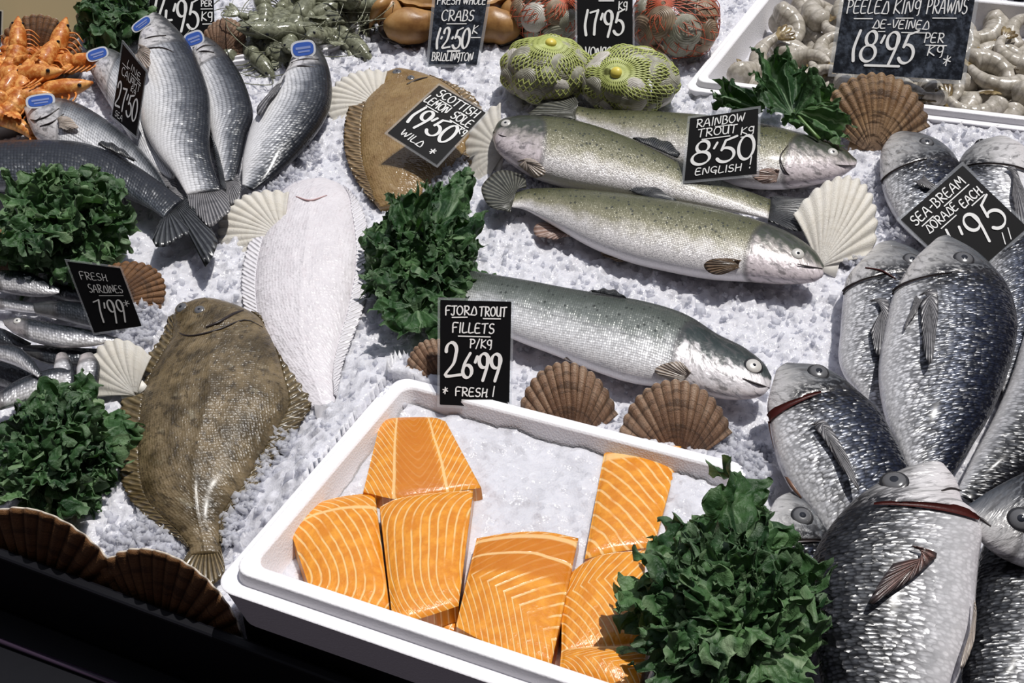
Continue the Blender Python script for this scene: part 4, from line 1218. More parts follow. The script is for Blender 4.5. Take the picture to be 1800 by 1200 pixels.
plank('lower_panel', PA_, PB_, 0.06, 0.075, -0.95, -0.1352, BLACK)
bedpts = [PA_ + eo * 0.003, PB_ + eo * 0.003, PB_ - eo * 2.4, PA_ - eo * 2.4]
V = [[p[0], p[1], z] for z in (-0.20, -0.17) for p in bedpts]
mesh('ice_tray', V, [(0, 3, 2, 1), (4, 5, 6, 7), (0, 1, 5, 4), (1, 2, 6, 5), (2, 3, 7, 6), (3, 0, 4, 7)], STEEL, ctr, smooth=False)

# ---- the bed of crushed ice
xs = np.arange(-1.08, 1.0801, 0.0038); ys = np.arange(0.36, 2.20, 0.0038)
GX, GY = np.meshgrid(xs, ys)
GZ = ice_z(GX, GY)
pp = proj(np.stack([GX, GY, GZ * 0], -1).reshape(-1, 3))
for pl in FLATS:
    k = inpoly(pp, pl).reshape(GX.shape)
    GZ = np.where(k, np.minimum(GZ, 0.0) * 0.3 - 0.004, GZ)
dd = -((GX - E0[0]) * eo[0] + (GY - E0[1]) * eo[1])
keep = dd > -0.003
idx = -np.ones(GX.shape, int); idx[keep] = np.arange(keep.sum())
V = np.stack([GX[keep], GY[keep], GZ[keep]], -1)
q = np.stack([idx[:-1, :-1], idx[:-1, 1:], idx[1:, 1:], idx[1:, :-1]], -1).reshape(-1, 4)
q = q[(q >= 0).all(1)]
ice = mesh('crushed_ice', V, q, ICE, None)
tag(ice, 'bed of crushed white ice under all the fish', 'ice', kind='stuff')

# ---- loose chips lying on it
def chips(P, size, seed):
    """P: n x 3 centres, size: n radii -> vertices, faces of small irregular shards"""
    rs = np.random.RandomState(seed); n = len(P)
    base = np.array([[1, 0, 0], [-1, 0, 0], [0, 1, 0], [0, -1, 0], [0, 0, 1], [0, 0, -1]], float)
    fc = np.array([[0, 2, 4], [2, 1, 4], [1, 3, 4], [3, 0, 4], [2, 0, 5], [1, 2, 5], [3, 1, 5], [0, 3, 5]])
    jit = base[None] * (0.65 + 0.7 * rs.rand(n, 6, 1)) + (rs.rand(n, 6, 3) - 0.5) * 0.7
    jit = jit * (0.55 + 0.75 * rs.rand(n, 1, 3))
    qn = rs.randn(n, 4); qn /= np.linalg.norm(qn, axis=1)[:, None]
    w, x, y, z = qn.T
    Rm = np.stack([np.stack([1 - 2 * (y * y + z * z), 2 * (x * y - z * w), 2 * (x * z + y * w)], -1),
                   np.stack([2 * (x * y + z * w), 1 - 2 * (x * x + z * z), 2 * (y * z - x * w)], -1),
                   np.stack([2 * (x * z - y * w), 2 * (y * z + x * w), 1 - 2 * (x * x + y * y)], -1)], 1)
    V = np.einsum('nij,nkj->nki', Rm, jit) * size[:, None, None] + P[:, None, :]
    F = fc[None] + (np.arange(n) * 6)[:, None, None]
    return V.reshape(-1, 3), F.reshape(-1, 3)

def chip_object(name, label, P, size, seed):
    V, F = chips(P, size, seed)
    me = bpy.data.meshes.new(name)
    me.vertices.add(len(V)); me.vertices.foreach_set('co', V.ravel())
    me.loops.add(F.size); me.loops.foreach_set('vertex_index', F.ravel().astype(np.int32))
    me.polygons.add(len(F)); me.polygons.foreach_set('loop_start', np.arange(0, F.size, 3, dtype=np.int32))
    me.polygons.foreach_set('loop_total', np.full(len(F), 3, np.int32))
    me.materials.append(CHIP); me.update(); me.validate()
    o = bpy.data.objects.new(name, me); COL.objects.link(o)
    return tag(o, label, 'ice', kind='stuff')

rs = np.random.RandomState(11)
N = 15000
X = rs.uniform(-1.0, 1.0, N); Y = rs.uniform(0.42, 1.95, N)
px = proj(np.stack([X, Y, 0 * X], -1))
ok = (px[:, 0] > -40) & (px[:, 0] < 1840) & (px[:, 1] > -30)
d = -((X - E0[0]) * eo[0] + (Y - E0[1]) * eo[1]); ok &= d > 0.001
a, b = inbox(X, Y, B1, e1, f1, W1, D1); ok &= ~((a > -0.006) & (a < W1 + 0.006) & (b > -0.3) & (b < D1 + 0.006))
a, b = inbox(X, Y, B2, e2, f2, W2, D2); ok &= ~((a > -0.006) & (b > -0.006))
for pl in FLATS: ok &= ~inpoly(px, pl)
X, Y = X[ok], Y[ok]
sz = 0.0022 + 0.0040 * rs.rand(len(X)) ** 2.0
P = np.stack([X, Y, ice_z(X, Y) + sz * 0.45], -1)
# heaps of chips that bury edges: (centre in the photo, spread in pixels, base height, count)
HEAPS = [((490, 770), 24, .012, 260), ((470, 815), 22, .012, 260), ((455, 850), 20, .012, 200), ((430, 880), 18, .012, 200), ((405, 915), 16, .01, 160), ((400, 945), 12, .01, 100), ((270, 925), 30, .006, 300), ((215, 950), 30, .006, 260), ((300, 965), 22, .004, 160),
         ((790, 315), 28, .016, 320), ((770, 335), 24, .014, 240), ((800, 290), 18, .016, 140), ((950, 322), 26, .03, 130), ((1000, 325), 22, .03, 120), ((470, 335), 26, .02, 220), ((500, 310), 24, .02, 160), ((545, 265), 20, .016, 120),
         ((250, 560), 30, .02, 260), ((235, 590), 26, .02, 220), ((700, 690), 24, .03, 220), ((660, 705), 20, .03, 160), ((940, 690), 20, .03, 130), ((1000, 725), 24, .03, 220), ((1120, 745), 26, .035, 260), ((1200, 765), 26, .035, 240), ((1280, 770), 24, .035, 220), ((1330, 800), 22, .05, 200), ((1345, 850), 18, .05, 140), ((1322, 812), 16, .125, 120), ((1325, 840), 13, .125, 110), ((1318, 872), 12, .13, 100), ((1296, 800), 14, .11, 70),
         ((1540, 215), 40, .008, 200), ((1580, 190), 30, .008, 140), ((1545, 330), 26, .014, 160), ((1580, 390), 30, .018, 220), ((1470, 400), 20, .012, 120), ((1500, 450), 18, .012, 120), ((150, 155), 22, .012, 160), ((60, 60), 20, .0, 120)]
HP, HS = [], []
for (cx, cy), sp, z0, cnt in HEAPS:
    for _ in range(int(cnt * 0.6)):
        r = sp * 1.25 * math.sqrt(rs.rand()); t = rs.rand() * 6.283
        p = at(cx + r * math.cos(t), cy + 0.8 * r * math.sin(t), z0 * 0.45 + 0.006 * rs.rand())
        HP.append(p); HS.append(0.0025 + 0.0035 * rs.rand())
chip_object('ice_chips', 'loose chips of clear ice scattered over the ice bed', np.vstack([P, HP]), np.concatenate([sz, HS]), 5)

# ---- boxes
foam_box('foam_box', 'white polystyrene box of orange fillets at the front of the stall', B1, e1, f1, n1, W1, D1, 0.052, 0.045, LEDGE, 0.017, STEP)
foam_box('foam_box', 'white polystyrene box holding peeled prawns at the back', B2, e2, f2, n2, W2, D2, 0.10, 0.075, ledge=0.012, lip=0.014, step=0.010)
# the dark crate the front box stands on
def block(name, O, ex, ey, ez, a0, a1, b0, b1, c0, c1, mat, label, cat, bev=0.004):
    V = [O + ex * a + ey * b + ez * c for c in (c0, c1) for a, b in ((a0, b0), (a1, b0), (a1, b1), (a0, b1))]
    V = np.array(V); loc = V[:4].mean(0)
    o = mesh(name, V, [(0, 3, 2, 1), (4, 5, 6, 7), (0, 1, 5, 4), (1, 2, 6, 5), (2, 3, 7, 6), (3, 0, 4, 7)], mat, None, smooth=False, loc=loc)
    b = o.modifiers.new('soft_edges', 'BEVEL'); b.width = bev; b.segments = 2
    return tag(o, label, cat)
block('crate', B1, e1, f1, n1, 0.012, W1 - 0.012, 0.02, D1 - 0.03, -0.20, -0.0525, BLACK, 'black crate propping up the white fillet box', 'crate')

def box_ice(name, label, B, e, f, n, W, D, lvl, inset, seed, cnt, bump=0.006, tilt=0.0):
    nu, nv = 110, 100; V = []
    for j in range(nv):
        for i in range(nu):
            a = inset + (W - 2 * inset) * i / (nu - 1); b = inset + (D - 2 * inset) * j / (nv - 1)
            h = lvl + tilt * (b / D) + (float(noise2(a * 40 + seed, b * 40)) - 0.5) * bump + 0.5 * float(facets(a, b, 0.011, 0.35))
            V.append(B + e * a + f * b + n * h)
    low = [B + e * a + f * b + n * (lvl - 0.03) for a, b in ((inset, inset), (W - inset, inset), (W - inset, D - inset), (inset, D - inset))]
    o = mesh(name, V, grid_faces(nv, nu), ICE, None)
    tag(o, label, 'ice', kind='stuff')
    if not cnt: return
    r2 = np.random.RandomState(seed)
    a = r2.uniform(inset + .004, W - inset - .004, cnt); b = r2.uniform(inset + .004, D - inset - .004, cnt)
    s = 0.0018 + 0.0024 * r2.rand(cnt)
    h = lvl + tilt * b / D + (noise2(a * 40 + seed, b * 40) - 0.5) * bump + s * 0.3
    Pc = B + np.outer(a, e) + np.outer(b, f) + np.outer(h, n)
    chip_object('ice_chips', label.replace('crushed ice', 'loose ice chips'), Pc, s, seed)
box_ice('crushed_ice', 'crushed ice filling the white box under the fillets', B1, e1, f1, n1, W1, D1, -0.028, 0.038, 21, 0, tilt=0.026)
box_ice('crushed_ice', 'crushed ice in the white box under the peeled prawns', B2, e2, f2, n2, W2, D2, -0.045, 0.032, 22, 0)

# ================================================================== FLAT FISH
FM = flat_mat('flounder_skin', (0.058, 0.041, 0.018), (0.20, 0.148, 0.080), (0.030, 0.021, 0.010), 0.0036, 0.75, 0.36, fleck=(0.27, 0.23, 0.15))
FMF = flat_mat('flounder_frill', (0.09, 0.062, 0.025), (0.21, 0.16, 0.085), (0.06, 0.04, 0.018), 0.004, 0.4, 0.25, rays=46)
SM = flat_mat('sole_skin', (0.21, 0.125, 0.045), (0.30, 0.20, 0.085), (0.16, 0.095, 0.038), 0.004, 0.35, 0.28, fleck=(0.36, 0.26, 0.14))
SMF = flat_mat('sole_frill', (0.18, 0.115, 0.055), (0.34, 0.24, 0.13), (0.2, 0.13, 0.06), 0.004, 0.4, 0.25, rays=44)
WM = flat_mat('pale_underside', (0.66, 0.63, 0.66), (0.73, 0.70, 0.73), (0.62, 0.55, 0.58), 0.005, 0.25, 0.4)
WMF = flat_mat('pale_frill', (0.74, 0.72, 0.76), (0.82, 0.80, 0.83), (0.70, 0.66, 0.70), 0.004, 0.2, 0.35, rays=60, raydark=0.08)
fl1 = FlatFish('flounder', 'mottled brown flatfish lying dark side up left of the fillet box', 'fish', None, ST_FLOUNDER, FM, FMF, 0.008, 0.034, 0.80, ug=0.15)
fl1.fin('tail_fin', ((332, 970), (390, 966)), [(331, 972), (322, 988), (312, 1000), (330, 1014), (362, 1032), (385, 1020), (395, 1000), (392, 980), (390, 968)], fin_mat('flounder_tail', (0.06, 0.042, 0.018), (0.2, 0.15, 0.08), 14), z=0.010)
fl1.eye((318, 541), 0.0075, EYE_G, 0.5, FM); fl1.eye((352, 545), 0.0065, EYE_G, 0.5, FM)
fl1.line([(362, 575), (385, 566), (410, 552), (428, 545)], 0.0022, MOUTH)
fl1.line([(300, 575), (330, 590), (380, 580), (430, 562), (462, 575)], 0.0012, MOUTH, 'gill_cover')
fl2 = FlatFish('lemon_sole', 'tan-brown flatfish under the tilted 19.50 price card', 'fish', None, ST_SOLE, SM, SMF, 0.007, 0.026, 0.80, ug=0.12)
fl2.eye((697, 128), 0.0075, EYE_G, 0.5, SM); fl2.eye((722, 138), 0.006, EYE_G, 0.5, SM)
fl2.line([(715, 148), (735, 140), (752, 136)], 0.0018, MOUTH)
fl3 = FlatFish('flatfish', 'flatfish lying white underside up behind the mottled brown one', 'fish', None, ST_WHITE, WM, WMF, 0.006, 0.022, 0.80, ug=0.08, ruff=0.0015)
fl3.line([(520, 345), (545, 352), (575, 343)], 0.0012, plain('pink_line', (0.55, 0.36, 0.36), 0.4))
fl3.fin('tail_fin', ((552, 712), (588, 708)), [(552, 712), (556, 735), (566, 750), (580, 740), (588, 708)], WMF, z=0.010)

# ================================================================== TROUT
GT = None
t1 = Fish('rainbow_trout', 'whole trout farthest back, its head pointing right below the small kale leaf', 'fish', GT,
          [((1505, 281), (1504, 293)), ((1479, 259), (1478, 312)), ((1440, 244), (1435, 326)), ((1390, 230), (1378, 334)), ((1330, 216), (1315, 332)), ((1260, 205), (1245, 315)), ((1180, 198), (1165, 290)), ((1110, 194), (1095, 262)), ((1050, 190), (1040, 232)), ((1015, 184), (1010, 212))],
          TROUT, (0.034, 0.028), 0.5, 0.19, 0.05)
t1.fin('tail_fin', ((1016, 183), (1012, 212)), [(1018, 183), (1006, 166), (985, 162), (962, 170), (945, 186), (928, 202), (968, 204), (1012, 213)], FIN_SPOT, z=0.03)
t1.eye((1463, 268), 0.0075, EYE_W, 0.5, None)
t1.line([(1503, 291), (1485, 291), (1466, 289)]); t1.line([(1385, 255), (1372, 275), (1380, 300), (1400, 318)], 0.001, name='gill_cover')
t1.fin('pectoral_fin', ((1370, 300), (1365, 318)), [(1370, 298), (1345, 296), (1322, 308), (1340, 322), (1365, 320)], FIN_PINK)
t2 = Fish('rainbow_trout', 'whole trout with its head pointing left against the ribbed white shell', 'fish', GT,
          [((866, 233), (867, 247)), ((880, 212), (872, 265)), ((910, 204), (890, 285)), ((960, 205), (930, 312)), ((1020, 214), (985, 330)), ((1090, 236), (1060, 342)), ((1160, 265), (1135, 352)), ((1230, 298), (1210, 362)), ((1300, 328), (1290, 375)), ((1355, 348), (1350, 388))],
          TROUT, (0.046, 0.034), 0.5, 0.16, 0.05)
t2.fin('tail_fin', ((1355, 348), (1350, 388)), [(1353, 348), (1400, 346), (1448, 354), (1441, 375), (1446, 396), (1400, 405), (1350, 390)], FIN_DARK, z=0.034)
t2.fin('dorsal_fin', ((1112, 244), (1190, 278)), [(1112, 244), (1140, 242), (1175, 250), (1195, 270), (1190, 278)], FIN_DARK)
t2.fin('pelvic_fin', ((1112, 338), (1150, 350)), [(1105, 336), (1125, 328), (1160, 333), (1192, 358), (1150, 352)], FIN_DARK, z=0.05)
t2.eye((889, 217), 0.0075, EYE_W, 0.5, None)
t2.line([(868, 232), (880, 238), (890, 240)])
t2.fin('pectoral_fin', ((912, 285), (930, 280)), [(910, 284), (930, 278), (950, 288), (958, 305), (940, 312), (912, 290)], FIN_PALE)
t3 = Fish('rainbow_trout', 'whole trout with spotted tail at left and head at right, below the 8.50 card', 'fish', GT,
          [((1447, 466), (1446, 487)), ((1430, 440), (1427, 497)), ((1390, 411), (1375, 500)), ((1340, 391), (1320, 496)), ((1275, 372), (1250, 492)), ((1205, 357), (1180, 480)), ((1130, 345), (1105, 462)), ((1055, 336), (1040, 437)), ((985, 330), (975, 400)), ((935, 330), (925, 372)), ((905, 336), (897, 366))],
          TROUT, (0.038, 0.028), 0.5, 0.19, 0.045)
t3.fin('tail_fin', ((908, 335), (898, 368)), [(925, 330), (922, 312), (900, 300), (872, 303), (852, 318), (846, 336), (855, 356), (872, 368), (898, 374)], FIN_SPOT, z=0.034)
t3.eye((1405, 447), 0.0082, EYE_W, 0.5, None)
t3.line([(1446, 472), (1425, 469), (1402, 464)], 0.0010)
t3.fin('pectoral_fin', ((1300, 460), (1298, 470)), [(1304, 458), (1280, 454), (1250, 456), (1237, 466), (1248, 480), (1270, 482), (1300, 470)], FIN_BRN)
t3.fin('pelvic_fin', ((1100, 448), (1108, 460)), [(1100, 446), (1075, 440), (1055, 443), (1075, 456), (1108, 462)], FIN_BRN, z=0.018)
t3.fin('anal_fin', ((985, 398), (1000, 412)), [(985, 396), (955, 390), (938, 402), (945, 415), (970, 420), (1002, 416)], FIN_PINK, z=0.016)
t4 = Fish('fjord_trout', 'large silver trout behind the 26.99 card, its nose touching a sea bream', 'fish', None,
          [((1356, 662), (1353, 682)), ((1341, 637), (1336, 698)), ((1305, 609), (1290, 703)), ((1262, 588), (1240, 696)), ((1205, 553), (1180, 684)), ((1140, 532), (1105, 673)), ((1070, 519), (1035, 650)), ((1000, 507), (965, 622)), ((930, 493), (900, 597)), ((860, 480), (840, 565)), ((800, 468), (785, 530)), ((765, 464), (758, 500))],
          FJORD, (0.045, 0.026), 0.5, 0.215, 0.05)
t4.fin('tail_fin', ((765, 464), (758, 500)), [(766, 462), (735, 445), (712, 440), (722, 475), (705, 515), (735, 512), (758, 502)], FIN_SPOT, z=0.026)
t4.eye((1321, 645), 0.0095, EYE_W, 0.42, EYE_RIM)
t4.line([(1353, 682), (1335, 676), (1305, 665)], 0.0012)
t4.fin('dorsal_fin', ((1040, 513), (1100, 524)), [(1036, 513), (1060, 508), (1085, 512), (1100, 525)], FIN_DARK)
t4.fin('pectoral_fin', ((1215, 655), (1200, 672)), [(1215, 654), (1195, 636), (1165, 640), (1150, 652), (1170, 664), (1200, 674)], FIN_PALE)
t4.fin('pelvic_fin', ((975, 616), (1000, 628)), [(975, 614), (1000, 622), (1012, 634), (990, 632)], FIN_PALE, z=0.03)

# ================================================================== SEA BASS
GB = None
sb0 = Fish('sea_bass', 'sea bass half hidden behind the narrow 27.50 card, blue tag on its gill', 'fish', GB,
           [((160, 99), (156, 112)), ((178, 88), (155, 128)), ((206, 85), (168, 160)), ((240, 108), (190, 200)), ((265, 155), (215, 240)), ((290, 220), (250, 290)), ((320, 290), (300, 320))], BASSL, (0.036, 0.02), 0.5, 0.2, 0.03)
sb0.tag((171, 95), 40, 22, 18)
sb1 = Fish('sea_bass', 'leftmost silver sea bass, its tagged head nearest the orange prawns', 'fish', GB,
           [((44, 188), (46, 204)), ((62, 178), (50, 225)), ((92, 170), (64, 255)), ((140, 177), (104, 290)), ((187, 203), (152, 315)), ((233, 240), (203, 335)), ((268, 280), (248, 346)), ((297, 330), (283, 354))], BASSL, (0.042, 0.022), 0.5, 0.24, 0.03)
sb1.tag((71, 177), 52, 24, 8)
sb1.line([(47, 207), (62, 212), (72, 205)], 0.0014)
sb1.fin('pectoral_fin', ((102, 212), (104, 224)), [(102, 208), (118, 204), (134, 218), (137, 226), (118, 228), (104, 226)], FIN_PALE)
sb1.fin('tail_fin', ((297, 330), (285, 352)), [(298, 328), (318, 335), (330, 352), (325, 372), (305, 366), (285, 354)], FIN_GREY, z=0.024)
sb1.fin('anal_fin', ((262, 300), (285, 325)), [(258, 296), (278, 298), (300, 310), (312, 328), (290, 330)], FIN_GREY, z=0.02)
sb3 = Fish('sea_bass', 'sea bass lying just right of the middle one, tag by the 14.95 card', 'fish', GB,
           [((350, 62), (335, 76)), ((376, 68), (335, 95)), ((402, 92), (340, 120)), ((425, 130), (348, 150)), ((441, 170), (357, 190)), ((446, 205), (366, 220)), ((433, 240), (374, 250)), ((424, 280), (380, 285)), ((412, 318), (388, 320))], BASS, (0.040, 0.022), 0.5, 0.2, 0.03)
sb3.tag((341, 68), 36, 27, 20)
sb3.fin('tail_fin', ((412, 316), (390, 320)), [(418, 305), (424, 325), (420, 345), (404, 360), (396, 345), (388, 320)], FIN_GREY, z=0.022)
sb2 = Fish('sea_bass', 'middle sea bass in the fan, lying on top with its back to the right', 'fish', GB,
           [((280, 22), (252, 42)), ((303, 36), (240, 68)), ((332, 72), (238, 98)), ((354, 118), (240, 140)), ((369, 168), (243, 188)), ((370, 218), (253, 230)), ((369, 266), (276, 270)), ((379, 306), (306, 306)), ((391, 335), (328, 342))], BASS, (0.062, 0.036), 0.45, 0.2, 0.03)
sb2.tag((249, 42), 40, 17, 36)
sb2.fin('tail_fin', ((392, 333), (328, 342)), [(393, 330), (402, 350), (404, 372), (388, 385), (368, 398), (350, 382), (335, 366), (328, 342)], FIN_GREY, z=0.036)
sb2.fin('pectoral_fin', ((246, 82), (240, 96)), [(246, 78), (262, 86), (264, 104), (258, 122), (244, 112), (240, 98)], FIN_PALE)
sb2.fin('dorsal_fin', ((371, 240), (388, 325)), [(371, 238), (382, 262), (392, 300), (398, 335), (388, 326)], FIN_DARK, z=0.04)
sb4 = Fish('sea_bass', 'dark-backed sea bass on its own at the right of the fan', 'fish', GB,
           [((552, 74), (515, 88)), ((567, 86), (507, 110)), ((579, 115), (498, 133)), ((584, 148), (480, 160)), ((582, 182), (458, 195)), ((567, 215), (440, 228)), ((543, 248), (431, 258)), ((512, 282), (426, 285)), ((475, 315), (425, 305)), ((445, 335), (425, 325))], BASS, (0.036, 0.02), 0.5, 0.2, 0.03)
for f_, ls in ((sb2, ([(241, 78), (262, 66), (292, 62)], [(240, 96), (256, 86), (285, 84), (306, 92)])), (sb3, ([(338, 98), (356, 90), (376, 92)], [(345, 88), (360, 80), (378, 80)])),
               (sb1, ([(70, 222), (92, 215), (112, 200)], [(62, 212), (84, 204), (104, 190)])), (sb4, ([(504, 122), (528, 116), (556, 118)], [(512, 110), (534, 104), (560, 104)]))):
    for l_ in ls: f_.line(l_, 0.0014, MOUTH, 'gill_cover')
sb4.tag((533, 86), 44, 31, 8)
sb4.fin('pectoral_fin', ((502, 135), (494, 150)), [(502, 132), (494, 150), (478, 172), (456, 202), (452, 192), (470, 165), (494, 146)], FIN_GREY)
sb5 = Fish('sea_bass', 'dark sea bass lying across the others behind the left kale, tail to the right', 'fish', GB,
           [((-150, 275), (-150, 300)), ((-110, 255), (-110, 318)), ((-60, 248), (-65, 330)), ((0, 246), (-5, 338)), ((70, 245), (60, 340)), ((135, 247), (120, 342)), ((190, 260), (170, 342)), ((240, 287), (215, 350)), ((290, 322), (258, 368)), ((325, 350), (285, 385))], BASSD, (0.056, 0.034), 0.45, 0.2, 0.03)
sb5.fin('tail_fin', ((325, 348), (285, 386)), [(326, 348), (358, 382), (376, 408), (382, 432), (362, 470), (358, 438), (342, 412), (318, 418), (290, 432), (268, 430), (274, 405), (284, 386)], FIN_DARK, z=0.034)
sb5.fin('dorsal_fin', ((175, 254), (235, 284)), [(172, 254), (185, 248), (215, 262), (240, 284)], FIN_DARK)

# ================================================================== SEA BREAM
GR = None
br1 = Fish('sea_bream', 'sea bream at the back whose head rises left of the tilted card', 'fish', GR,
           [((1602, 236), (1563, 242)), ((1634, 245), (1549, 263)), ((1664, 263), (1546, 286)), ((1686, 290), (1548, 318)), ((1695, 330), (1558, 350)), ((1690, 370), (1578, 385)), ((1680, 412), (1612, 420)), ((1670, 440), (1640, 442))], BREAM, (0.034, 0.02), 0.45, 0.36, 0.0)
br1.eye((1628, 251), 0.0085, EYE_G, 0.62, EYE_RIM); br1.slit(0.30, 1.0, 0.002, MOUTH)
br1.fin('pectoral_fin', ((1622, 312), (1610, 320)), [(1622, 308), (1640, 325), (1650, 330), (1630, 332), (1602, 318)], FIN_GREY)
br2 = Fish('sea_bream', 'sea bream in the back right corner behind the tilted card', 'fish', GR,
           [((1745, 243), (1778, 247)), ((1715, 254), (1802, 264)), ((1690, 275), (1818, 290)), ((1680, 310), (1826, 330)), ((1690, 360), (1830, 370)), ((1710, 410), (1828, 415)), ((1735, 460), (1815, 460)), ((1765, 500), (1800, 500))], BREAM, (0.040, 0.026), 0.45, 0.30, 0.0)
br2.eye((1724, 259), 0.0085, EYE_G, 0.62, EYE_RIM); br2.slit(0.25, 1.0, 0.003, MOUTH)
br2.fin('pectoral_fin', ((1770, 298), (1782, 300)), [(1768, 296), (1784, 296), (1802, 340), (1808, 395), (1790, 385), (1778, 340)], FIN_GREY)
br8 = Fish('sea_bream', 'dark sea bream at the right edge behind the upright big one', 'fish', GR,
           [((1890, 500), (1850, 490)), ((1925, 560), (1815, 540)), ((1935, 640), (1795, 600)), ((1915, 710), (1775, 665)), ((1880, 765), (1745, 735)), ((1830, 815), (1715, 792)), ((1770, 852), (1692, 840)), ((1712, 885), (1680, 868))], BREAMD, (0.050, 0.03), 0.4, 0.25, 0.0)
br8.slit(0.3, 1.0, 0.003, MOUTH)
br8b = Fish('sea_bream', 'silver sea bream beneath the lower corner of the tilted card', 'fish', GR,
            [((1805, 398), (1760, 420)), ((1835, 440), (1735, 470)), ((1845, 500), (1730, 530)), ((1840, 570), (1745, 590)), ((1825, 640), (1755, 650)), ((1805, 700), (1765, 705))], BREAM, (0.036, 0.022), 0.42, 0.10, 0.0)
br3 = Fish('sea_bream', 'sea bream left of the upright big one, gill cover cut open', 'fish', GR,
           [((1578, 428), (1537, 434)), ((1612, 445), (1508, 465)), ((1640, 470), (1487, 492)), ((1650, 510), (1481, 530)), ((1645, 560), (1477, 580)), ((1630, 610), (1474, 625)), ((1612, 655), (1485, 660)), ((1600, 700), (1515, 695)), ((1590, 740), (1545, 735))], BREAM, (0.042, 0.022), 0.42, 0.25, 0.01)
br3.eye((1597, 459), 0.0095, EYE_G, 0.62, EYE_RIM); br3.slit(0.42, 1.0, 0.003, MOUTH)
br3.line([(1521, 470), (1550, 476), (1575, 490)], 0.0013, GILLRED)
br3.fin('pectoral_fin', ((1530, 530), (1560, 530)), [(1528, 530), (1560, 525), (1560, 560), (1552, 615), (1540, 620), (1530, 580)], FIN_GREY)
br4 = Fish('sea_bream', 'big upright sea bream with its snout under the tilted card', 'fish', GR,
           [((1670, 417), (1640, 425)), ((1712, 443), (1607, 456)), ((1746, 475), (1584, 490)), ((1773, 512), (1567, 525)), ((1787, 560), (1556, 570)), ((1784, 612), (1546, 625)), ((1768, 668), (1546, 680)), ((1742, 728), (1560, 745)), ((1708, 785), (1585, 800)), ((1670, 840), (1607, 848)), ((1650, 880), (1620, 885))], BREAM, (0.072, 0.040), 0.42, 0.20, 0.01)
br4.eye((1697, 455), 0.0105, EYE_G, 0.62, EYE_RIM); br4.slit(0.38, 1.0, 0.0025, MOUTH)
br4.fin('pectoral_fin', ((1620, 518), (1645, 512)), [(1616, 520), (1645, 508), (1649, 540), (1645, 590), (1636, 642), (1625, 620), (1620, 570), (1618, 530)], FIN_GREY)
br4.fin('pelvic_fin', ((1612, 522), (1620, 528)), [(1610, 520), (1600, 548), (1588, 580), (1600, 565), (1622, 528)], FIN_GREY)
br9 = Fish('sea_bream', 'sea bream wedged under two others right of the fillet box, one eye showing', 'fish', GR,
           [((1398, 866), (1362, 880)), ((1436, 888), (1342, 915)), ((1456, 930), (1326, 950)), ((1460, 975), (1318, 990)), ((1455, 1030), (1318, 1040)), ((1445, 1090), (1328, 1095)), ((1430, 1150), (1350, 1150)), ((1410, 1200), (1375, 1200))], BREAM, (0.050, 0.032), 0.42, 0.30, 0.01)
br9.eye((1411, 907), 0.0095, EYE_G, 0.62, EYE_RIM); br9.slit(0.15, 1.0, 0.004, MOUTH)
br9.fin('pectoral_fin', ((1395, 1010), (1400, 1025)), [(1392, 1000), (1405, 1030), (1418, 1075), (1420, 1095), (1402, 1085), (1395, 1040)], FIN_GREY)
br5 = Fish('sea_bream', 'sea bream with a gaping red gill slit, touching the large trout\'s nose', 'fish', GR,
           [((1388, 639), (1364, 652)), ((1441, 646), (1354, 684)), ((1480, 667), (1348, 712)), ((1515, 697), (1352, 742)), ((1545, 725), (1358, 775)), ((1566, 760), (1368, 815)), ((1587, 800), (1390, 858)), ((1602, 850), (1425, 900)), ((1600, 910), (1460, 945)), ((1580, 970), (1500, 980))], BREAM, (0.080, 0.046), 0.42, 0.235, 0.005)
br5.eye((1440, 654), 0.0100, EYE_G, 0.62, EYE_RIM); br5.slit(0.34, 0.95, 0.0062)
br5.fin('pectoral_fin', ((1430, 748), (1448, 742)), [(1424, 748), (1446, 738), (1470, 765), (1495, 815), (1512, 862), (1490, 838), (1460, 790), (1432, 752)], FIN_GREY)
br5.line([(1352, 740), (1366, 790), (1388, 845), (1410, 875)], 0.0035, plain('brown_belly_flap', (0.20, 0.10, 0.06), 0.4), 'belly_slit')
br10 = Fish('sea_bream', 'dark scaly sea bream body in the bottom right corner', 'fish', GR,
            [((1735, 940), (1880, 930)), ((1722, 975), (1920, 975)), ((1712, 1020), (1935, 1020)), ((1705, 1075), (1930, 1075)), ((1695, 1130), (1910, 1130)), ((1690, 1190), (1880, 1190)), ((1690, 1250), (1840, 1250)), ((1710, 1310), (1790, 1310))], BREAMD, (0.060, 0.05), 0.4, 0.10, 0.0)
br7 = Fish('sea_bream', 'sea bream at the right edge with its snout against the front one', 'fish', GR,
           [((1699, 888), (1704, 915)), ((1742, 860), (1722, 948)), ((1792, 834), (1757, 978)), ((1850, 815), (1810, 1000)), ((1920, 810), (1880, 1010)), ((1990, 830), (1960, 1000)), ((2060, 870), (2040, 970)), ((2110, 900), (2100, 940))], BREAM, (0.105, 0.08), 0.42, 0.22, 0.03)
br7.eye((1796, 906), 0.0105, EYE_G, 0.62, EYE_RIM)
br7.line([(1704, 905), (1725, 912), (1742, 925)], 0.0016)
br6 = Fish('sea_bream', 'largest sea bream at the front, red gill slit open and round dark eye', 'fish', GR,
           [((1630, 812), (1660, 818)), ((1582, 827), (1682, 848)), ((1537, 853), (1694, 888)), ((1492, 888), (1720, 912)), ((1456, 930), (1725, 945)), ((1430, 975), (1720, 985)), ((1421, 1020), (1715, 1040)), ((1424, 1080), (1710, 1100)), ((1435, 1150), (1692, 1170)), ((1455, 1240), (1660, 1250)), ((1490, 1330), (1620, 1330)), ((1530, 1390), (1590, 1390))], BREAMD, (0.118, 0.075), 0.42, 0.205, 0.005)
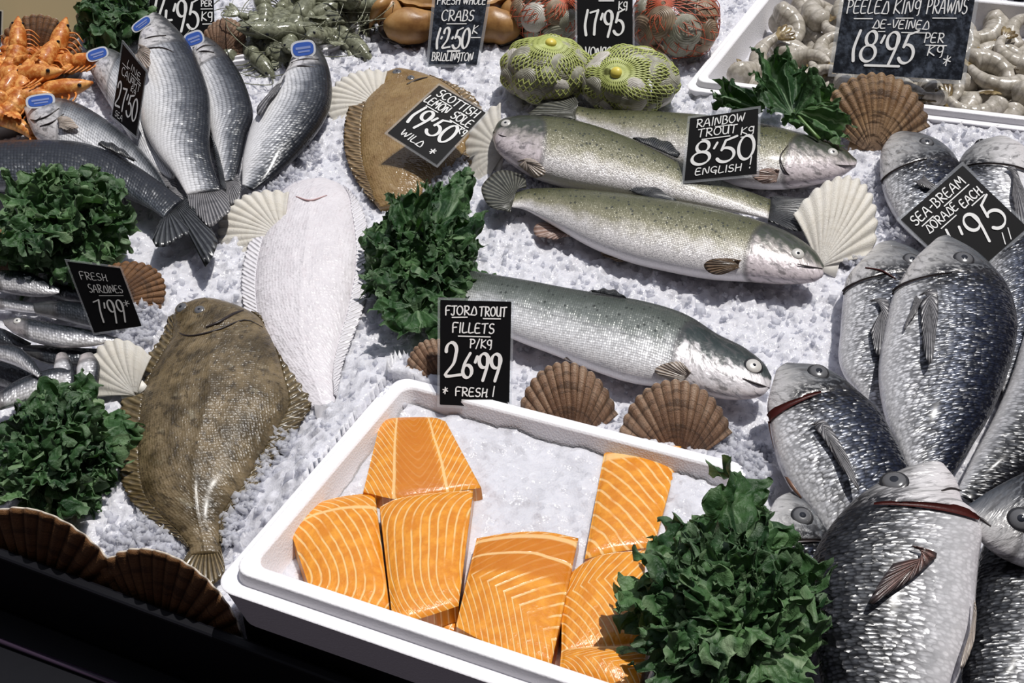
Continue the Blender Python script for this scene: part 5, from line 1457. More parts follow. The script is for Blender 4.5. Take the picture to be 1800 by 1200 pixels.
br6.eye((1575, 848), 0.0115, EYE_G, 0.62, EYE_RIM); br6.slit(0.40, 0.95, 0.0058)
br6.line([(1690, 862), (1672, 858), (1655, 862)], 0.0012)
br6.fin('pectoral_fin', ((1606, 962), (1645, 978)), [(1602, 960), (1648, 972), (1640, 985), (1600, 1020), (1560, 1045), (1528, 1064), (1545, 1025), (1570, 990)], FIN_RED)
br6.fin('pelvic_fin', ((1712, 1060), (1708, 1110)), [(1712, 1055), (1716, 1090), (1708, 1140), (1688, 1180), (1692, 1150), (1706, 1110)], FIN_PALE, z=0.112)

# ================================================================== SARDINES
GS = None
SD = [('sardine at the back of the pile, under the left kale', [((-30, 478), (-30, 505)), ((0, 474), (0, 514)), ((50, 477), (45, 522)), ((82, 492), (80, 522)), ((105, 504), (104, 516))], (0.03, 0.03), None),
      ('thin sardine lying between two others above the long one', [((-30, 522), (-30, 542)), ((10, 524), (10, 545)), ((50, 530), (48, 550)), ((95, 537), (93, 552)), ((120, 542), (119, 549))], (0.024, 0.02), None),
      ('long sardine with its head at left, tail under the 7.99 card', [((6, 562), (8, 572)), ((30, 557), (25, 588)), ((65, 561), (60, 603)), ((110, 570), (105, 612)), ((155, 578), (152, 610)), ((190, 588), (188, 604)), ((210, 594), (209, 601))], (0.048, 0.036), (31, 566)),
      ('dark sardine tucked under the long one at the left edge', [((-40, 575), (-40, 600)), ((0, 575), (-2, 608)), ((30, 588), (25, 612)), ((55, 602), (52, 610))], (0.03, 0.026), None),
      ('sardine bent downwards at the left edge, tail on another', [((-30, 600), (-30, 622)), ((0, 603), (-2, 634)), ((35, 608), (24, 644)), ((60, 632), (48, 655)), ((74, 655), (66, 664))], (0.05, 0.05), None),
      ('broad sardine at the bottom of the pile above the lower kale', [((-30, 695), (-30, 728)), ((0, 688), (0, 721)), ((35, 666), (30, 713)), ((75, 652), (72, 700)), ((105, 645), (100, 682)), ((125, 648), (122, 665))], (0.036, 0.034), None),
      ('sardine standing behind the broad one, belly bright', [((118, 620), (98, 626)), ((128, 640), (94, 648)), ((132, 662), (96, 670)), ((130, 690), (108, 694))], (0.03, 0.03), None),
      ('grey sardine head beside the white shell', [((165, 622), (140, 628)), ((176, 640), (134, 650)), ((172, 668), (136, 674)), ((160, 695), (142, 697))], (0.03, 0.028), None)]
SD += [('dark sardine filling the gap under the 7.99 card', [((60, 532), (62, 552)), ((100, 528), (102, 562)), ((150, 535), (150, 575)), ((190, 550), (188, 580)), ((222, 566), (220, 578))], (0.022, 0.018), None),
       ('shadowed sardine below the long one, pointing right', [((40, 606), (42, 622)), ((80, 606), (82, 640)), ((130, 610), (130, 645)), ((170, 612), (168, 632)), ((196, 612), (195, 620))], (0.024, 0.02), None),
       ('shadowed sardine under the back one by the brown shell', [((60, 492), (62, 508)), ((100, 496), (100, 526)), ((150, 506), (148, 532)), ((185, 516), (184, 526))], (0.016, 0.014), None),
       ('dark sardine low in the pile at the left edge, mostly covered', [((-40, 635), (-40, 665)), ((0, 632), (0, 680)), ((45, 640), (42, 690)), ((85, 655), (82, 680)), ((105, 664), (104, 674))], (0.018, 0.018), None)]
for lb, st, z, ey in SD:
    s_ = Fish('sardine', lb, 'fish', None, st, SARD_SHADE if 'dark' in lb or 'shadowed' in lb else SARD, z, 0.6, 0.2, 0.03, M=60, N=24)
    if ey: s_.eye(ey, 0.0045, EYE_W, 0.5, None)

# ================================================================== FILLETS IN THE FRONT BOX
def fil(label, top, bot, h, **k):
    bulge = k.pop('bulge', 0.006); thick = k.pop('thick', 0.03)
    m = salmon_mat('fillet_flesh', **k)
    return fillet(label, top, bot, m, B1, n1, h, thick, bulge)
fil('orange fillet at the back left of the box, plain centre strip between two white lines', [(668, 738), (692, 730), (758, 729), (783, 736)], [(638, 860), (700, 873), (760, 867), (812, 857), (846, 853)], 0.004,
    N=11, au=0.0, av=1.0, ch=1.5, cc=0.5, dark=('u', 0.25, 0.72), vlines=((0.26, 0.02), (0.72, 0.02)), warp=0.25)
fil('orange fillet in the left corner of the box', [(502, 906), (550, 882), (600, 868), (658, 861)], [(546, 1036), (590, 1046), (640, 1058), (686, 1068)], 0.000,
    N=9, au=1.0, av=-0.35, ch=0.0, bands=((0.16, 0.02),), endbend=0.25)
fil('orange fillet scrap peeking out under the two left fillets', [(728, 1072), (770, 1062), (808, 1056)], [(722, 1092), (765, 1104), (806, 1112)], -0.016, N=6, au=1.0, av=0.3, thick=0.016)
fil('orange fillet with straight upright white lines, second from left in front', [(667, 886), (700, 871), (760, 862), (832, 856)], [(688, 1068), (712, 1086), (745, 1080), (806, 1060)], 0.008,
    N=10, au=1.0, av=0.0, ch=0.0, endbend=-0.30, warp=0.2)
fil('widest orange fillet in front, two white bands across and chevron lines below', [(838, 941), (900, 931), (960, 930), (1017, 941)], [(801, 1096), (850, 1122), (910, 1146), (969, 1164)], 0.008,
    N=11, vee=(0.44, 0.42, 1.05, 0.78), dark=('v', 0.02, 0.46), bands=((0.07, 0.030), (0.25, 0.018)), warp=0.2)
fil('tall narrow orange fillet at the right of the box with a white top edge', [(1066, 772), (1130, 772), (1198, 780)], [(1028, 978), (1080, 966), (1150, 956)], -0.002,
    N=10, au=-0.55, av=1.0, ch=0.0, bands=((0.17, 0.05),), warp=0.4)
fil('orange fillet right of the widest one, chevron lines, running under the front kale', [(988, 1016), (1030, 982), (1070, 968), (1135, 962)], [(987, 1146), (1040, 1138), (1100, 1134), (1130, 1134)], 0.001,
    N=10, vee=(0.28, 0.12, 0.9, 0.8), warp=0.3)
fil('orange fillet in the front right corner, mostly under the kale', [(987, 1138), (1040, 1134), (1090, 1132), (1140, 1132)], [(984, 1170), (1030, 1186), (1080, 1202), (1120, 1216)], 0.006,
    N=9, vee=(0.45, 0.2, 1.0, 0.6), bands=((0.10, 0.06),), warp=0.3)

# ================================================================== SCALLOP SHELLS
GS1 = None
scallop('brown scallop shell standing right beside the 26.99 card', (1003, 792), (986, 639), 0.0, (0.02, -0.74, 0.67), 1.02)
scallop('brown scallop shell with its fan under the big trout\'s chin', (1190, 822), (1178, 670), 0.0, (0.0, -0.74, 0.67), 1.16)
scallop('brown scallop shell half hidden behind the 26.99 card, below the kale', (792, 700), (744, 602), 0.0, (0.1, -0.74, 0.67), 1.0)
scallop('tan and dark banded scallop shell in front of the 18.95 card', (1530, 268), (1540, 130), 0.0, (0.02, -0.80, 0.60), 1.32, SH_TAN)
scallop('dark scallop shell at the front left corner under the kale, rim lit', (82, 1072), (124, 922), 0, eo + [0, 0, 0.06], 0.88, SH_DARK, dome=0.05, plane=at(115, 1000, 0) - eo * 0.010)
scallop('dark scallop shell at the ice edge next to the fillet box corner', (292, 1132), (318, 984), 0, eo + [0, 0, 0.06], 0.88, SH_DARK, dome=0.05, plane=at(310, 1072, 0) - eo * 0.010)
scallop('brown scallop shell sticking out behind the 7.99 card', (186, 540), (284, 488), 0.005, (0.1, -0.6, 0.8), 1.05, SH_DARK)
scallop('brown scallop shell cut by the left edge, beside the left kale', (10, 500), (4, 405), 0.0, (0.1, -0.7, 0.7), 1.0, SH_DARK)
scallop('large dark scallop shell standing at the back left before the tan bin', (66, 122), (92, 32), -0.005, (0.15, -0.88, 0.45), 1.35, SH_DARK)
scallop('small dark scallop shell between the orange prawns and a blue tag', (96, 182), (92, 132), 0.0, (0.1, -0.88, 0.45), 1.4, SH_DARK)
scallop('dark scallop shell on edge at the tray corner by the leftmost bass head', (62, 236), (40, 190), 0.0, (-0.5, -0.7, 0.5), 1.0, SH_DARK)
scallop('brown ribbed shell beside the right edge of the 14.95 card', (384, 102), (410, 36), 0.01, (0.1, -0.75, 0.66), 1.0, SH_BROWN)
scallop('ribbed white shell standing on edge at the head of a trout', (886, 268), (818, 262), 0.02, (-0.35, -0.5, 0.79), 2.1, SH_WHITE, 11, 0.22, rim=False)
scallop('white fan shell between the trout tail and the sea bream', (1438, 470), (1506, 318), 0.006, (0.15, -0.45, 0.88), 0.72, SH_WHITE, 12, 0.10, rim=False)
scallop('white fan shell partly under the tan-brown flatfish', (668, 190), (588, 152), 0.004, (-0.1, -0.3, 0.95), 1.25, SH_WHITE, 13, 0.10, rim=False)
scallop('white fan shell tucked under the pale flatfish, by the bass tails', (500, 420), (398, 372), 0.004, (-0.1, -0.35, 0.94), 1.15, SH_WHITE, 13, 0.12, rim=False)
scallop('plain white shell below the 7.99 card next to the mottled flatfish', (240, 694), (182, 606), 0.01, (-0.1, -0.5, 0.86), 0.9, SH_WHITE, 9, 0.12, rim=False)

# ================================================================== PRICE CARDS
CF = (0, -0.70, 0.71)
price_card('black price card reading FJORD TROUT FILLETS P/KG 26.99 * FRESH!', [(774, 527), (899, 530), (895, 717), (773, 711)], 0.035, CF,
           [('FJORd', 0.07, 0.142, 0.085, 0.0125, {'wid': 0.44, 'rise': 0.03, 'under': [(0.17, 0.38, -0.28)]}), ('TROUT', 0.55, 0.142, 0.088, 0.0125, {'wid': 0.38, 'under': [(0.61, 0.85, -0.28)]}),
            ('FILLETS', 0.17, 0.305, 0.092, 0.0125, {'wid': 0.59, 'under': [(0.26, 0.71, -0.38)]}), ('P/Kg', 0.42, 0.445, 0.08, 0.0115, {'wid': 0.31}),
            ('2', 0.06, 0.725, 0.31, 0.030, {'wid': 0.24}), ("6'99", 0.31, 0.728, 0.235, 0.030, {'wid': 0.56, 'gap': 0.06}),
            ('*', 0.04, 0.90, 0.075, 0.011), ('FRESh', 0.22, 0.905, 0.08, 0.012, {'wid': 0.46, 'under': [(0.32, 0.55, -0.5)]}), ('!', 0.73, 0.945, 0.13, 0.011)])
price_card('black price card reading RAINBOW TROUT KG 8.50 ENGLISH!', [(1213, 208), (1333, 191), (1330, 306), (1203, 318)], 0.058, (0, -0.62, 0.78),
           [('RAINBOW', 0.10, 0.165, 0.125, 0.017, {'wid': 0.70, 'under': [(0.38, 0.62, -0.25)]}), ('TROUT', 0.13, 0.325, 0.125, 0.017, {'wid': 0.56, 'under': [(0.20, 0.60, -0.35)]}), ('Kg', 0.75, 0.37, 0.11, 0.016, {'wid': 0.19, 'under': [(0.76, 0.93, -0.35)]}),
            ("8'50", 0.07, 0.755, 0.36, 0.042, {'wid': 0.88, 'gap': 0.06}), ('ENGLISH', 0.14, 0.925, 0.105, 0.016, {'wid': 0.64}), ('!', 0.88, 0.90, 0.16, 0.016)])
price_card('black price card reading SCOTTISH LEMON SOLE KG 19.50 WILD *, turned clockwise', [(772, 150), (854, 198), (768, 290), (681, 234)], 0.044, (0.05, -0.45, 0.89),
           [('SCOTTISH', 0.10, 0.155, 0.125, 0.017, {'wid': 0.82, 'under': [(0.22, 0.45, -0.25), (0.65, 0.78, -0.3)]}), ('LEMON', 0.02, 0.325, 0.125, 0.017, {'wid': 0.46, 'under': [(0.12, 0.36, -0.3)]}), ('SOLE', 0.58, 0.325, 0.125, 0.017, {'wid': 0.38, 'under': [(0.62, 0.92, -0.3)]}),
            ('Kg', 0.86, 0.46, 0.1, 0.014, {'wid': 0.13}), ("19'50", 0.06, 0.70, 0.31, 0.036, {'wid': 0.80, 'gap': 0.06}), ('WILd', 0.16, 0.92, 0.10, 0.015, {'wid': 0.42}), ('*', 0.74, 0.93, 0.11, 0.015)], anchor=2)
price_card('glossy black price card reading FRESH WHOLE CRABS 12.50 BRIDLINGTON', [(768, -30), (862, -30), (838, 114), (754, 113)], 0.004, CF,
           [('FRESH', 0.04, 0.265, 0.095, 0.012, {'wid': 0.44}), ('WHOLE', 0.54, 0.265, 0.095, 0.012, {'wid': 0.43}), ('CRABS', 0.16, 0.465, 0.13, 0.014, {'wid': 0.62, 'under': [(0.28, 0.66, -0.3)]}),
            ("1.2.50", 0.10, 0.80, 0.24, 0.026, {'wid': 0.66, 'gap': 0.04, 'under': [(0.36, 0.60, -0.16)]}), ('K', 0.80, 0.62, 0.10, 0.013, {'under': [(0.80, 0.98, -0.5)]}), ('BRIdLINgTON', 0.05, 0.955, 0.10, 0.0125, {'wid': 0.84})],
           card=CARD_SHEEN, rim=0.06)
price_card('black price card reading KG 17.95 VONGOLE between the red nets', [(1014, -55), (1112, -55), (1112, 102), (1015, 103)], 0.030, CF,
           [('~', 0.38, 0.385, 0.05, 0.016, {'wid': 0.26}), ('Kg', 0.74, 0.46, 0.09, 0.012, {'wid': 0.16}), ("17'95", 0.12, 0.735, 0.27, 0.027, {'wid': 0.72, 'gap': 0.08}), ('VONgOLE', 0.14, 0.985, 0.11, 0.013, {'wid': 0.66})])
price_card('large black price card reading PEELED KING PRAWNS DE-VEINED 18.95 PER KG *', [(1486, -15), (1716, -15), (1690, 141), (1463, 128)], 0.075, CF,
           [('PEELEd', 0.03, 0.265, 0.16, 0.014, {'wid': 0.32, 'rise': 0.0, 'under': [(0.10, 0.24, -0.42)]}), ('KINg', 0.39, 0.262, 0.16, 0.014, {'wid': 0.20, 'under': [(0.42, 0.55, -0.35)]}), ('PRAWNS', 0.64, 0.255, 0.17, 0.014, {'wid': 0.31, 'under': [(0.70, 0.88, -0.32)]}),
            ('dE-VEINEd', 0.25, 0.44, 0.10, 0.013, {'wid': 0.43, 'under': [(0.30, 0.35, -0.4), (0.48, 0.66, -0.45)]}), ("18'95", 0.12, 0.835, 0.36, 0.032, {'wid': 0.48, 'gap': 0.1, 'under': [(0.24, 0.50, -0.15)]}),
            ('PER', 0.66, 0.59, 0.11, 0.013, {'wid': 0.15, 'under': [(0.68, 0.84, -0.3)]}), ('Kg', 0.70, 0.74, 0.12, 0.013, {'wid': 0.12}), ('*', 0.83, 0.86, 0.14, 0.013)],
           card=CARD_SHEEN, rim=0.03)
price_card('black price card reading 14.95 PER KG behind the bass heads', [(264, -70), (373, -70), (378, 70), (263, 70)], 0.012, CF,
           [("14'95", 0.04, 0.86, 0.36, 0.030, {'wid': 0.72, 'gap': 0.06}), ('PER', 0.80, 0.58, 0.07, 0.012, {'wid': 0.17, 'under': [(0.80, 0.98, -0.5)]}), ('Kg', 0.80, 0.76, 0.11, 0.014, {'wid': 0.17, 'under': [(0.82, 0.96, -0.4)]})])
price_card('narrow-looking black price card turned sideways among the bass, reading 27.50', [(216, 76), (257, 126), (240, 240), (197, 204)], 0.045, (-0.70, -0.52, 0.49),
           [('LINE', 0.30, 0.20, 0.09, 0.012, {'wid': 0.55, 'under': [(0.12, 0.36, -0.3), (0.5, 0.9, -0.35)]}), ('CAUgHT', 0.14, 0.37, 0.11, 0.013, {'wid': 0.75}), ('Kg', 0.56, 0.46, 0.07, 0.011, {'wid': 0.2}),
            ("27'50", 0.06, 0.82, 0.33, 0.034, {'wid': 0.84, 'gap': 0.06}), ('SEA', 0.12, 0.955, 0.08, 0.010, {'wid': 0.3})])
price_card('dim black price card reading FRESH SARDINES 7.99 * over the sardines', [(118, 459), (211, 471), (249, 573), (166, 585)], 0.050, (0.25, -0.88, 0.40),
           [('FRESh', 0.14, 0.235, 0.11, 0.010, {'wid': 0.52, 'ink': INK_SHADE}), ('SARdINES', 0.22, 0.42, 0.12, 0.010, {'wid': 0.66, 'ink': INK_SHADE, 'under': [(0.38, 0.86, -0.4)]}), ("7'99", 0.20, 0.86, 0.33, 0.022, {'wid': 0.58, 'ink': INK_SHADE}), ('*', 0.80, 0.66, 0.13, 0.010, {'ink': INK_SHADE})])
price_card('black price card tilted like a diamond, reading SEA-BREAM DORADE EACH', [(1583, 386), (1692, 291), (1806, 400), (1697, 495)], 0.068, (0, -0.50, 0.87),
           [('SEA-BREAM', 0.07, 0.17, 0.115, 0.015, {'wid': 0.80, 'under': [(0.12, 0.30, -0.4), (0.48, 0.88, -0.35)]}), ('dORAdE', 0.12, 0.335, 0.105, 0.014, {'wid': 0.46, 'under': [(0.26, 0.50, -0.4)]}), ('EACh', 0.63, 0.375, 0.10, 0.016, {'wid': 0.30, 'under': [(0.72, 0.92, -0.35)]}),
            ('/', 0.14, 0.78, 0.34, 0.03), ("'95", 0.36, 0.80, 0.36, 0.034, {'wid': 0.56, 'gap': 0.14}), ('//', 0.66, 0.965, 0.10, 0.014, {'wid': 0.16})], anchor=0)
price_card('edge of a dark price card cut off by the left border', [(-70, 10), (3, 20), (1, 80), (-72, 82)], 0.004, CF, [])

# ================================================================== KALE
kale('dark curly kale bunch at the left below the dark sea bass', (118, 396), 140, 94, 0.045, 31, ((9, 1.0, 0.0), (8, 0.66, 0.02), (5, 0.34, 0.035)), width=0.078, light=0.3, freq=1.6)
kale('dark curly kale bunch at the lower left beside the mottled flatfish', (108, 800), 116, 130, 0.020, 32, ((10, 1.0, 0.0), (8, 0.66, 0.02), (5, 0.34, 0.035)), width=0.068, light=0.2, freq=1.6)
kale('curly kale bunch standing behind the 26.99 card', (742, 476), 118, 122, 0.020, 33, ((10, 1.0, 0.0), (9, 0.66, 0.02), (6, 0.34, 0.035)), width=0.066, light=0.2, freq=1.7)
k3 = [o for o in bpy.data.objects if o.get('label') == 'curly kale bunch standing behind the 26.99 card'][0]
for i_, (p_, q_) in enumerate((((755, 440), (808, 345)), ((735, 430), (752, 352)), ((712, 430), (700, 385)), ((735, 540), (738, 606)))):
    kale_leaf(k3, at(*p_, 0.05), at(*q_, 0.035), (0.1, -.7, .7), 0.06, 900 + i_, KALE, 0.15, freq=1.7)
kale('largest kale bunch, at the front over the fillet box corner', (1262, 1062), 158, 172, 0.125, 34, ((9, 1.0, 0.0), (7, 0.66, 0.02), (5, 0.32, 0.035)), width=0.082, light=0.2, core=(0.05, 0.3), freq=1.7)
k4 = [o for o in bpy.data.objects if o.get('label') == 'largest kale bunch, at the front over the fillet box corner'][0]
for i_, (p_, q_) in enumerate((((1330, 1085), (1440, 1108)), ((1300, 960), (1335, 890)), ((1340, 1130), (1420, 1170)), ((1320, 1040), (1395, 1015)))):
    kale_leaf(k4, at(*p_, 0.15), at(*q_, 0.125), (0.1, -.6, .8), 0.075, 950 + i_, KALE_L if i_ == 2 else KALE, 0.12, freq=1.4)
k5 = thing('kale_leaf', 'small kale sprig lying over the trout below the prawn box', 'kale', at(1370, 200, 0.0), None)
kale_leaf(k5, at(1395, 205, 0.07), at(1352, 118, 0.07), (-.1, -.6, .8), 0.068, 501, KALE, 0.10, 0.9, half=95, freq=1.6)
kale_leaf(k5, at(1345, 195, 0.066), at(1256, 178, 0.05), (0, -.6, .8), 0.045, 502, KALE, 0.10, 0.9, half=90, freq=1.6)
kale_leaf(k5, at(1390, 190, 0.066), at(1495, 235, 0.05), (0, -.6, .8), 0.055, 503, KALE_L, 0.10, 0.9, half=90, freq=1.6)
tv, tf = tube(catmull([at(1440, 245, .06), at(1400, 200, .072), at(1365, 150, .072)], 12), np.linspace(0.003, 0.0012, 12), 8)
mesh('stem', tv, tf, KSTEM, k5)
kale('kale bunch at the back left between the tan bin and the 14.95 card', (215, 28), 60, 58, 0.02, 36, ((10, 1.0, 0.0), (9, 0.66, 0.02), (6, 0.34, 0.035)), width=0.075, light=0.35, freq=1.5)

# ================================================================== CLAMS IN NET BAGS
def clam_mat(name, c0, c1, c2):
    M = Mat(name)
    u, v, _ = M.sep(M.uv()); o = M.obj()
    nz = M.noise(o, 60, 4)
    r = M.math('SINE', M.math('ADD', M.math('MULTIPLY', v, 70.0), M.math('MULTIPLY', nz, 6.0)))
    c = M.mix(M.sstep(nz, 0.35, 0.68), c0, c1)
    c = M.mix(M.math('MULTIPLY', M.sstep(r, 0.2, 1.0), 0.35), c, c2)
    return M.done(M.bsdf(Base_Color=c, Roughness=0.42, Normal=M.bump(r, 0.35, 0.0008), Specular_IOR_Level=0.5))
CLAM_G = clam_mat('grey_clam', (0.25, 0.24, 0.18), (0.47, 0.46, 0.38), (0.11, 0.10, 0.07))
CLAM_B = clam_mat('brown_clam', (0.20, 0.14, 0.09), (0.40, 0.30, 0.20), (0.09, 0.06, 0.04))
CLAM_W = clam_mat('pale_clam', (0.52, 0.49, 0.43), (0.68, 0.65, 0.60), (0.30, 0.26, 0.20))

def clam_mesh(name, mat, label, loc, nrm, spin, size, group):
    """a closed bivalve: two domed halves meeting in a fine edge"""
    n = unit(nrm); t = unit(np.cross(n, [0.3, 0.9, 0.2])); b = np.cross(n, t)
    x = t * math.cos(spin) + b * math.sin(spin); y = np.cross(n, x)
    K, J = 30, 9; V = []; U = []; F = []
    for s in (1, -1):
        off = len(V)
        for j in range(J):
            r = j / (J - 1)
            for k in range(K):
                a = 2 * math.pi * k / K
                rad = 1 + 0.10 * math.cos(a - 1.57) - 0.08 * math.cos(2 * a)
                px_ = math.cos(a) * rad * r; py = math.sin(a) * rad * r * 0.84
                h = s * 0.46 * (1 - r ** 2) ** 0.62
                sh = (1 - r) * -0.28
                V.append(np.asarray(loc) + (x * px_ + y * (py + sh) + n * h) * size); U.append((k / K, r))
        f = grid_faces(J, K, True, off)
        F += f if s > 0 else [tuple(reversed(q)) for q in f]
    o = mesh(name, V, F, mat, None, U, loc=loc)
    return tag(o, label, 'clam', group)

def net_bag(label, clabel, group, c, z, r, knot, netcol, mats, seed, nclam, csize, strands=34, tie=True, wire=0.0009):
    rs = np.random.RandomState(seed)
    cen = at(*c, z); r = np.asarray(r, float)
    d = ray(*knot); d = d / np.linalg.norm(d)
    # where the ray to the knot meets the bag
    A = (d / r) @ (d / r); oc = (C0 - cen) / r; Bq = 2 * (d / r) @ oc; Cq = oc @ oc - 1.0
    disc = max(Bq * Bq - 4 * A * Cq, 0); K = C0 + d * ((-Bq - math.sqrt(disc)) / (2 * A))
    ax = unit(K - cen); t = unit(np.cross(ax, [1, 0.2, 0.1])); b = np.cross(ax, t)
    # lumpy surface: pushed out where the clams sit
    lumps = []
    for i in range(nclam):
        ph = math.acos(1 - 1.55 * (i + 0.5) / nclam); th = i * 2.39996 + rs.rand() * 0.4
        dv = ax * math.cos(ph) + (t * math.cos(th) + b * math.sin(th)) * math.sin(ph)
        vd = unit(C0 - cen)
        lumps.append(unit(dv))
    L = np.array(lumps)
    def surf(dv, off=0.0):
        q = L @ dv; bump_ = 0.11 * np.exp((q.max() - 1) / 0.035) - 0.05
        return cen + dv * r * (1 + bump_ + off)
    root = thing('net_bag', label, 'net bag', (cen[0], cen[1], max(0, cen[2] - r[2])))
    parts = []
    for sgn in (-1, 1):
        for k in range(strands):
            th0 = 2 * math.pi * k / strands; pts = []
            for j in range(44):
                ph = 0.05 + (math.pi * 0.80) * j / 43
                th = th0 + sgn * 1.35 * (j / 43)
                dv = ax * math.cos(ph) + (t * math.cos(th) + b * math.sin(th)) * math.sin(ph)
                pts.append(surf(unit(dv), 0.02))
            parts.append(tube(pts, wire, 4, cap=False))
    V, F = join(parts)
    mesh('netting', V, F, netcol, root)
    if tie:
        kp = surf(ax, 0.03)
        V, F = ellipsoid(kp, [t * 0.009, b * 0.009, ax * 0.006], 16, 10)
        o = mesh('knot', V, F, KNOT, root, label='yellow tie closing the net')
    for i, dv in enumerate(lumps):
        s = csize * (0.85 + 0.3 * rs.rand())
        p = surf(dv, -0.02) - unit(dv) * s * 0.46
        nn = unit(dv / r * r.mean() + 0.3 * (rs.rand(3) - 0.5))
        clam_mesh('clam', mats[int(rs.rand() * len(mats))], clabel, p, nn, rs.rand() * 6.28, s, group)
    return root
KNOT = plain('yellow_tie', (0.72, 0.60, 0.10), 0.4)
NET_Y = plain('yellow_green_net', (0.45, 0.50, 0.16), 0.45)
NET_R = plain('red_net', (0.62, 0.14, 0.07), 0.45)
net_bag('left yellow-green net bag of clams above the trout tail', 'grey clam inside the left yellow-green net bag', 'clams in the left green net', (960, 124), 0.045, (0.070, 0.062, 0.048), (966, 76), NET_Y, [CLAM_G, CLAM_G, CLAM_W], 41, 26, 0.027, 48, True, 0.0011)
net_bag('right yellow-green net bag of clams with a yellow tie in front', 'grey clam inside the right yellow-green net bag', 'clams in the right green net', (1106, 141), 0.045, (0.074, 0.062, 0.046), (1092, 120), NET_Y, [CLAM_G, CLAM_W, CLAM_G], 42, 26, 0.027, 48, True, 0.0011)
net_bag('red net bag of clams left of the 17.95 card', 'brown clam inside the red net left of the 17.95 card', 'clams in the left red net', (962, 22), 0.045, (0.062, 0.06, 0.050), (985, -10), NET_R, [CLAM_B, CLAM_B, CLAM_W, CLAM_G], 43, 18, 0.026, 30, False, 0.0007)
net_bag('red net bag of clams right of the 17.95 card', 'brown clam inside the red net right of the 17.95 card', 'clams in the right red net', (1188, 38), 0.050, (0.074, 0.072, 0.056), (1172, 0), NET_R, [CLAM_B, CLAM_B, CLAM_G], 44, 20, 0.028, 26, False, 0.0007)

# ================================================================== CRAB
CRAB = Mat('crab_shell'); _o = CRAB.obj(); _n = CRAB.noise(_o, 28, 5, 0.6)
_c = CRAB.ramp(_n, [(0.3, (0.20, 0.085, 0.025)), (0.52, (0.38, 0.20, 0.065)), (0.75, (0.50, 0.31, 0.13))])
CRAB = CRAB.done(CRAB.bsdf(Base_Color=_c, Roughness=0.4, Normal=CRAB.bump(CRAB.noise(_o, 130, 3), 0.35, 0.001), Specular_IOR_Level=0.5))
CRABD = plain('dark_claw_tip', (0.025, 0.016, 0.012), 0.3)
cr = thing('crab', 'brown crab behind the 12.50 card, claws folded in front', 'crab', at(795, 20, 0.0))
def blob(name, c, z, rx, ry, rz, rot=0.0, mat=CRAB, parent=cr, pinch=0.0):
    p = at(*c, z); a = R(rot)
    V, F = ellipsoid(p, [np.array([math.cos(a), math.sin(a), 0]) * rx, np.array([-math.sin(a), math.cos(a), 0]) * ry, np.array([0, 0, 1.]) * rz], 28, 18)
    V = V + (np.stack([noise2(V[:, 0] * 60, V[:, 1] * 60 + V[:, 2] * 40)] * 3, -1) - 0.5) * 0.004
    return mesh(name, V, F, mat, parent)
V = []; K, J = 120, 16
pc = at(792, -22, 0.055)
for j in range(J):
    r = j / (J - 1)
    for k in range(K):
        a = 2 * math.pi * k / K; cren = 1 + (0.022 * math.cos(a * 22) if math.sin(a) < 0.25 else 0) * r ** 4
        V.append(pc + [0.112 * math.cos(a) * r * cren, 0.070 * math.sin(a) * r * cren, 0.032 * (1 - r ** 2.4)])
nb = len(V)
V += [pc + [0.10 * math.cos(2 * math.pi * k / K), 0.062 * math.sin(2 * math.pi * k / K), -0.022] for k in range(K)]
V.append(pc + [0, 0, -0.03])
F = grid_faces(J, K, True) + [((J - 1) * K + k, nb + k, nb + (k + 1) % K, (J - 1) * K + (k + 1) % K) for k in range(K)] + [(nb + K, nb + (k + 1) % K, nb + k) for k in range(K)]
mesh('carapace', V, F, CRAB, cr)
for sx in (-1, 1):
    X = lambda x: 795 + sx * (795 - x)
    cl = blob('claw', (X(722), 46), 0.030, 0.047, 0.028, 0.030, -8 * sx)
    tv, tf = tube(catmull([at(X(690), 68, 0.012), at(X(678), 64, 0.014), at(X(672), 52, 0.02), at(X(676), 42, 0.026)], 14), np.linspace(0.003, 0.009, 14), 10)
    mesh('claw_finger', tv, tf, CRABD, cl)
    tv, tf = tube(catmull([at(X(712), 80, 0.006), at(X(690), 72, 0.007), at(X(674), 58, 0.010)], 12), np.linspace(0.003, 0.008, 12), 10)
    mesh('claw_finger', tv, tf, CRABD, cl)
    blob('claw_joint', (X(683), 24), 0.032, 0.028, 0.026, 0.026)
    for q, (p0, p1, p2) in enumerate((((690, 0), (665, 12), (650, 50)), ((690, -25), (648, -20), (622, 20)), ((700, -45), (640, -50), (600, -10)))):
        tv, tf = tube(catmull([at(X(p0[0]), p0[1], 0.05), at(X(p1[0]), p1[1], 0.055), at(X(p2[0]), p2[1], 0.008)], 22), np.interp(np.linspace(0, 1, 22), [0, .5, .7, 1], [.011, .009, .007, .0018]), 10)
        mesh('leg', tv, tf, CRAB, cr)

